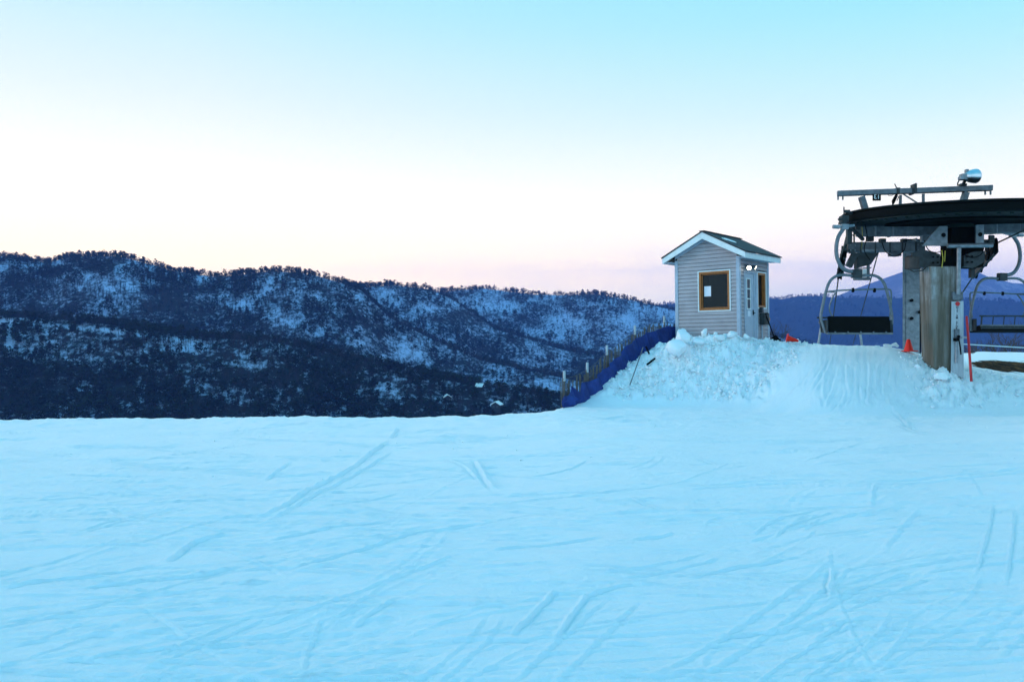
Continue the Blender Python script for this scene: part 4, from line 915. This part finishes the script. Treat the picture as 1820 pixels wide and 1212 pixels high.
# number sign (mirrored 13)
ns = empty('number_sign', cb(1557, 346), 'small black sign with a mirrored white 13 hanging under the crossbar', 'sign')
NC = cb(1556.5, 351)+Vector((0, -.05, 0)); part('plate', M['black'], lambda m: m.box(NC, (.20, .012, .18)), ns)
part('hook', M['steel'], lambda m: [m.bar(NC+Vector((x, 0, .09)), NC+Vector((x, .03, .13)), .012, .012) for x in (-.06, .06)], ns)
def text(body, size, loc, mt, name, parent, mirror=False, rot=(R(90), 0, 0)):
    cu = bpy.data.curves.new(name, 'FONT'); cu.body = body; cu.size = size; cu.align_x = 'CENTER'; cu.align_y = 'CENTER'; cu.extrude = .002; cu.offset = .0015*size/.1
    o = bpy.data.objects.new(name, cu); COL.objects.link(o); bpy.context.view_layer.update()
    me = bpy.data.meshes.new_from_object(o.evaluated_get(bpy.context.evaluated_depsgraph_get())); bpy.data.objects.remove(o)
    me.materials.clear(); me.materials.append(mt)
    o = bpy.data.objects.new(name, me); COL.objects.link(o); o.rotation_euler = rot; o.scale = (-1 if mirror else 1, 1, 1); o.parent = parent; o.location = Vector(loc)-Vector(parent['_org']); return o
text('13', .155, NC+Vector((0, -.010, 0)), M['white'], 'number', ns, True)
# stop board
sb = empty('stop_board', W(1701, 660, 18.3), 'white emergency stop board with a red disc and vertical lettering on the pillar', 'sign board')
SBX = W(1701.5, 600, 18.32)
part('board', M['board'], lambda m: m.add([*(W(px, py, D_) for D_ in (18.33, 18.38) for px, py in ((1691, 536), (1712.5, 535), (1713, 672), (1690, 664)))], [(0, 1, 2, 3), (7, 6, 5, 4), (0, 4, 5, 1), (1, 5, 6, 2), (2, 6, 7, 3), (3, 7, 4, 0)]), sb)
part('red_disc', M['redpole'], lambda m: m.lathe(W(1702, 540, 18.325), (0, -1, 0), [(.052, 0), (.05, .006)], 24), sb)
M['ink'] = mat('dark_ink', (.03, .035, .06), .6)
for i, ch in enumerate('HIT EM STOP'):
    if ch != ' ': text(ch, .062, W(1701.6-.12*i, 546.5+3.75*i, 18.322), M['ink'], 'letter', sb, True)
part('switch_box', M['steel'], lambda m: m.box(W(1700.5, 592, 18.29), (.10, .07, .19)), sb, bevel=.008)
part('stop_button', M['black'], lambda m: (m.box(W(1700, 603.5, 18.27), (.10, .09, .08)), m.lathe(W(1703, 598, 18.26), (0, -1, 0), [(.03, 0), (.03, .04), (.02, .05)], 12)), sb)
part('conduit', M['steel_lt'], lambda m: (m.tube([W(1700, 608, 18.29), W(1700, 645, 18.29)], .03, 8), m.tube([W(1704, 605, 18.25), W(1706, 620, 18.2), W(1708, 630, 18.25)], .012, 6), m.bar(W(1704, 600, 18.28), W(1718, 600, 18.5), .05, .05)), sb)
part('cable', M['black'], lambda m: m.tube([W(1705, 606, 18.24), W(1707, 618, 18.18), W(1708, 630, 18.2)], .015, 6), sb)

# ------------------------------------------------------------------ chairs
def make_chair(loc, rz, up, label):
    c = empty('lift_chair', loc, label, 'lift chair', 'lift chairs at the return station'); c.rotation_euler.z = rz; L = dict(local=True, smooth=True)
    def pt(name, mt, f, par=None, smooth=True, bevel=0):
        m = MB(); f(m); return m.build(name, mt, par or c, local=True, smooth=smooth, bevel=bevel)
    # local origin: clamp, front is -y
    pt('hanger_arm', M['tube'], lambda m: m.tube(smooth_path([(.02, 0, .08), (-.20, 0, .09), (-.36, 0, .18), (-.47, 0, .38), (-.50, 0, .62), (-.45, 0, .88), (-.32, 0, 1.08)]), .046, 12))
    pt('grip', M['steel_lt'], lambda m: (m.tube([(-.58, 0, 1.12), (-.43, 0, 1.115)], .045, 12), m.tube([(-.43, 0, 1.115), (-.36, 0, 1.12)], .025, 10), m.box((-.30, 0, 1.12), (.16, .10, .12)), m.tube([(-.24, 0, 1.13), (-.06, 0, 1.16)], .03, 10)))
    pt('clamp', M['steel_dk'], lambda m: (m.box((0, 0, 0.03), (.22, .13, .20)), m.box((0, -.07, .06), (.16, .02, .09))), smooth=False, bevel=.01)
    def bail(m):
        half = [(0, 0, -.02), (.30, 0, 0), (.50, 0, -.03), (.66, 0, -.16), (.76, 0, -.42), (.84, .0, -.76), (.875, .0, -.98), (.84, -.04, -1.18), (.79, -.08, -1.36)]
        pts = [(-x, y, z) for x, y, z in half[::-1]]+half[1:]; m.tube(smooth_path(pts), .034, 12)
    pt('bail', M['tube'], bail)
    def sbar(m):
        m.tube(smooth_path([(-.74, -.05, -.40), (-.62, -.30, -.385), (-.3, -.34, -.37), (.3, -.34, -.35), (.58, -.33, -.35), (.67, -.30, -.42), (.75, -.16, -.75), (.78, -.06, -1.02)]), .02, 8)
        m.tube(smooth_path([(-.64, -.28, -.40), (-.70, -.2, -.55), (-.72, -.1, -.8), (-.60, -.06, -1.02)]), .018, 8)
        m.box((-.70, -.16, -.40), (.12, .06, .05))
    pt('safety_bar', M['tube'], sbar)
    for x in (-.28, .24): pt('bar_stop', M['black'], lambda m: m.lathe((x, -.34, -.375), (0, 0, 1), [(.02, -.05), (.035, -.035), (.035, .035), (.02, .05)], 12))
    # back frame
    def back(m):
        m.tube(smooth_path([(-.74, .22, -1.34), (-.76, .27, -1.02), (-.70, .28, -.99), (.70, .28, -.99), (.76, .27, -1.02), (.74, .22, -1.34)]), .022, 8)
        for x in (-.45, -.15, .15, .45): m.bar((x, .275, -.995), (x, .235, -1.28), .02, .015)
        m.bar((-.74, .23, -1.285), (.74, .23, -1.285), .03, .05)
    pt('back_frame', M['steel_dk'], back)
    # seat pad
    if up:
        pt('seat', M['black'], lambda m: m.box((0, -.10, -1.155), (1.50, .07, .38), Matrix.Rotation(R(-10), 3, 'X')), smooth=False, bevel=.02)
        pt('seat_rail', M['steel'], lambda m: (m.bar((-.80, -.135, -1.365), (.80, -.135, -1.365), .06, .045), [m.lathe((x, -.17, -1.335), (0, -1, 0), [(.022, 0), (.02, .02)], 8) for x in (-.62, -.31, 0, .31, .62)]), smooth=False)
    else:
        pt('seat', M['black'], lambda m: m.box((0, 0.02, -1.315), (1.54, .44, .15), Matrix.Rotation(R(6), 3, 'X')), smooth=False, bevel=.02)
        pt('seat_rail', M['steel'], lambda m: m.bar((-.78, .25, -1.225), (.78, .25, -1.225), .05, .035), smooth=False)
    for s in (-1, 1):
        pt('seat_bracket', M['steel_dk'], lambda m: (m.box((s*.785, -.02, -1.2), (.05, .22, .30)), m.box((s*.80, -.09, -1.25), (.03, .12, .2))), smooth=False, bevel=.01)
    return c
make_chair(W(1522.5, 489, 18.6), R(6), True, 'lift chair facing the ramp with black seat pad tipped up, left of the pillar')
make_chair(W(1781, 494.5, 20.6), R(186), False, 'empty lift chair seen from behind with a low black seat, by the red pole')

# ------------------------------------------------------------------ small things
def cone(name, loc, h, b, label, tilt=None):
    r = empty(name, loc, label, 'traffic cone'); 
    m = MB(); m.lathe((0, 0, 0), (0, 0, 1), [(b*.36, .02), (b*.34, .04), (b*.13, h-.01), (b*.10, h), (0, h)], 24); m.build('body', M['red'], r, local=True, smooth=True)
    m = MB(); m.box((0, 0, .012), (b, b, .024)); m.build('base', M['red'], r, local=True, bevel=.008)
    if tilt: r.rotation_euler = tilt
    return r
p = hit(1615, 625.5); cone('traffic_cone', (p.x, p.y, p.z+.01), .30, .31, 'orange cone standing upright on the snow beside the pillar', (0, R(-1), R(20)))
p = W(1402, 603, 21.0); cone('traffic_cone', (p.x-.06, p.y, 1.675), .31, .235, 'red orange cone tipped over on its side on the ramp crest', (0, R(104), R(-12)))
stick('pole', W(1726.5, 678, 18.05), W(1718, 562, 18.3), .03, M['redpole'], 'red plastic pole stuck at a slant in the snow by the pillar', 'pole')
# distant portal tower behind ramp crest
tw = empty('lift_tower', W(1492, 640, 46), 'thin steel lift tower legs seen under the left chair beyond the ramp crest', 'lift tower')
part('leg', M['steel_lt'], lambda m: m.tube([W(1443, 680, 46), W(1461, 572, 46)], .07, 8), tw); part('leg', M['steel_lt'], lambda m: m.tube([W(1541, 680, 46), W(1526, 572, 46)], .07, 8), tw); part('crossbar', M['steel_lt'], lambda m: m.bar(W(1456, 573, 46), W(1531, 573, 46), .14, .14), tw)
# rail fence at right
rf = empty('rail_fence', W(1760, 630, 31), 'pale rail fence at the right edge beyond the bare earth', 'fence')
part('rail', M['rail'], lambda m: m.tube([W(1704, 611, 31), W(1760, 614.5, 31), W(1830, 618.5, 31), W(1900, 622, 31)], .022, 8), rf, smooth=True)
for px in (1711, 1842): part('post', M['rail'], lambda m: m.tube([W(px, 634, 31.1), W(px, 602+(px-1711)*.06, 31.1)], .022, 8), rf, smooth=True)
# bare bushes
def bush(loc, h, wd, n, seed, label, group, thick=.012, name='bare_bush'):
    r_ = random.Random(seed); m = MB()
    def grow(p, d, L, r, lev):
        q = p+d*L; mid = (p+q)/2+Vector((r_.gauss(0, .05), r_.gauss(0, .05), r_.gauss(0, .03)))*L; m.tube([p, mid, q], [r, r*.8, r*.55], 4, cap=False)
        if lev > 0:
            for k in range(r_.choice((2, 3, 3))):
                nd = (d+Vector((r_.gauss(0, .5), r_.gauss(0, .5), r_.gauss(.12, .3)))).normalized(); grow(p+(q-p)*r_.uniform(.45, 1), nd, L*r_.uniform(.5, .8), r*.6, lev-1)
    for i in range(n):
        a = r_.uniform(0, 6.28); d = Vector((math.cos(a)*wd, math.sin(a)*wd, 1)).normalized(); grow(Vector((r_.gauss(0, .12), r_.gauss(0, .12), -.2)), d, h*.45*r_.uniform(.7, 1.1), thick*r_.uniform(.7, 1.2), 3)
    o = m.build(name, M['bark'], local=True, smooth=True); o.location = loc; tag(o, label, 'bush', group); return o
bush(W(1379, 612, 25.5), 1.15, .45, 7, 1, 'bare leafless bush growing just right of the hut', None)
G_ = 'bare bushes along the rail fence'
for i, (px, h, n) in enumerate(((1722, .9, 7), (1735, 1.0, 7), (1748, .95, 8), (1761, .9, 8), (1774, 1.1, 8), (1808, 1.1, 8), (1822, 1.0, 8), (1842, 1.2, 7))):
    bush(W(px, 630, 34.2+.5*(i % 3)), h, .6, n, 20+i, 'low bare brown bush behind the pale rail fence', G_, .012)
bush(W(1793, 632, 34.5), 1.9, .4, 7, 40, 'tallest bare bush behind the rail fence, left of the picture edge', None, .018)

# ------------------------------------------------------------------ haze
m = MB(); m.box((0, 2900, 220), (13600, 7000, 700)); hz = m.build('haze', [], None); kind(hz, 'stuff'); hz['label'] = 'thin blue evening haze over the valley'
mh = bpy.data.materials.new('haze_air'); mh.use_nodes = True; nt = mh.node_tree; nt.nodes.clear()
out = nt.nodes.new('ShaderNodeOutputMaterial'); pv = nt.nodes.new('ShaderNodeVolumePrincipled'); pv.inputs['Color'].default_value = (.22, .37, 1.0, 1); pv.inputs['Density'].default_value = 1.2e-4
nt.links.new(pv.outputs[0], out.inputs['Volume']); hz.data.materials.clear(); hz.data.materials.append(mh)

# ------------------------------------------------------------------ world, sun, camera
w = bpy.data.worlds.new('World'); S.world = w; w.use_nodes = True; nt = w.node_tree; bg = nt.nodes['Background']
tc = nt.nodes.new('ShaderNodeTexCoord'); sx = nt.nodes.new('ShaderNodeSeparateXYZ'); nt.links.new(tc.outputs['Generated'], sx.inputs[0])
LR = [(0, (2.9, 2.3, 1.25)), (.05, (2.75, 2.0, 1.02)), (.09, (2.4, 1.84, .98)), (.13, (1.95, 1.64, 1.08)), (.2, (1.36, 1.34, 1.12)), (.28, (.98, 1.08, 1.02)), (.38, (.60, .97, .98)), (.55, (.20, .80, 1.05)), (1, (.11, .63, 1.03))]
RR_ = [(0, (1.0, 1.1, 1.0)), (.055, (.80, .98, 1.08)), (.08, (1.48, 1.26, 1.10)), (.12, (1.72, 1.50, 1.14)), (.18, (1.32, 1.32, 1.10)), (.26, (.74, 1.05, 1.0)), (.36, (.38, .95, .99)), (.55, (.16, .78, 1.05)), (1, (.11, .63, 1.03))]
LR = [(p, tuple(c/3 for c in q)) for p, q in LR]; RR_ = [(p, tuple(c/3 for c in q)) for p, q in RR_]
rl = ramp(nt, sx.outputs['Z'], LR); rr2 = ramp(nt, sx.outputs['Z'], RR_)
for r_ in (rl, rr2): r_.color_ramp.interpolation = 'B_SPLINE'
# scale ramp colours up through a multiply so they may exceed one
mr = nt.nodes.new('ShaderNodeMapRange'); mr.inputs['From Min'].default_value = -.35; mr.inputs['From Max'].default_value = .5; nt.links.new(sx.outputs['X'], mr.inputs['Value'])
mx = nt.nodes.new('ShaderNodeMix'); mx.data_type = 'RGBA'; nt.links.new(mr.outputs[0], mx.inputs[0]); nt.links.new(rl.outputs['Color'], mx.inputs[6]); nt.links.new(rr2.outputs['Color'], mx.inputs[7])
BR_ = [(0, (1.05, 1.45, 1.72)), (.10, (1.05, 1.45, 1.70)), (.2, (.90, 1.35, 1.55)), (.36, (.46, 1.0, 1.22)), (.55, (.16, .74, 1.02)), (1, (.11, .63, 1.03))]
BR_ = [(p, tuple(c/3 for c in q)) for p, q in BR_]
rb = ramp(nt, sx.outputs['Z'], BR_); rb.color_ramp.interpolation = 'B_SPLINE'
mrb = nt.nodes.new('ShaderNodeMapRange'); mrb.inputs['From Min'].default_value = -.25; mrb.inputs['From Max'].default_value = .45; nt.links.new(sx.outputs['Y'], mrb.inputs['Value'])
mxb = nt.nodes.new('ShaderNodeMix'); mxb.data_type = 'RGBA'; nt.links.new(mrb.outputs[0], mxb.inputs[0]); nt.links.new(rb.outputs['Color'], mxb.inputs[6]); nt.links.new(mx.outputs[2], mxb.inputs[7])
mx = mxb
# thin low clouds toward the right
mp = nt.nodes.new('ShaderNodeMapping'); mp.inputs['Scale'].default_value = (3, 3, 22); nt.links.new(tc.outputs['Generated'], mp.inputs[0])
nn = nt.nodes.new('ShaderNodeTexNoise'); nn.inputs['Scale'].default_value = 2.2; nn.inputs['Detail'].default_value = 5; nt.links.new(mp.outputs[0], nn.inputs['Vector'])
cr = ramp(nt, nn.outputs['Fac'], [(.48, (0, 0, 0)), (.68, (.32, .32, .32))])
band = ramp(nt, sx.outputs['Z'], [(.02, (0, 0, 0)), (.06, (1, 1, 1)), (.10, (1, 1, 1)), (.15, (0, 0, 0))])
mul = nt.nodes.new('ShaderNodeMath'); mul.operation = 'MULTIPLY'; nt.links.new(cr.outputs['Color'], mul.inputs[0]); nt.links.new(band.outputs['Color'], mul.inputs[1])
mul2 = nt.nodes.new('ShaderNodeMath'); mul2.operation = 'MULTIPLY'; nt.links.new(mul.outputs[0], mul2.inputs[0]); nt.links.new(mr.outputs[0], mul2.inputs[1])
mc = nt.nodes.new('ShaderNodeMix'); mc.data_type = 'RGBA'; nt.links.new(mul2.outputs[0], mc.inputs[0]); nt.links.new(mx.outputs[2], mc.inputs[6]); mc.inputs[7].default_value = (.25, .30, .38, 1)
sky = nt.nodes.new('ShaderNodeTexSky'); sky.sky_type = 'NISHITA'; sky.sun_disc = False; SUN_EL, SUN_AZ = 9., -78.
sky.sun_elevation = R(SUN_EL); sky.sun_rotation = R(SUN_AZ)
sm = nt.nodes.new('ShaderNodeMix'); sm.data_type = 'RGBA'; sm.blend_type = 'ADD'; sm.inputs[0].default_value = .004; nt.links.new(mc.outputs[2], sm.inputs[6]); nt.links.new(sky.outputs[0], sm.inputs[7])
nt.links.new(sm.outputs[2], bg.inputs['Color']); bg.inputs['Strength'].default_value = 3.0
sl = bpy.data.lights.new('sun', 'SUN'); sl.energy = 1.1; sl.angle = R(12); sl.color = (1, .88, .82); so = bpy.data.objects.new('sun', sl); COL.objects.link(so)
d = Vector((math.sin(R(SUN_AZ))*math.cos(R(SUN_EL)), math.cos(R(SUN_AZ))*math.cos(R(SUN_EL)), math.sin(R(SUN_EL)))); so.rotation_euler = d.to_track_quat('Z', 'Y').to_euler()
cam = bpy.data.cameras.new('camera'); co = bpy.data.objects.new('camera', cam); COL.objects.link(co); co.location = (0, 0, EYE); co.rotation_euler = (R(90), 0, 0)
cam.sensor_width = 36; cam.lens = 36*F/1820; cam.clip_start = .1; cam.clip_end = 12000; S.camera = co
S.view_settings.view_transform = 'Standard'; S.view_settings.look = 'None'; S.view_settings.exposure = 0; S.view_settings.gamma = 1
S.cycles.use_denoising = True; S.cycles.max_bounces = 5; S.cycles.diffuse_bounces = 3; S.cycles.glossy_bounces = 2; S.cycles.transparent_max_bounces = 8; S.cycles.volume_bounces = 1
for o in bpy.data.objects:
    if '_org' in o: del o['_org']
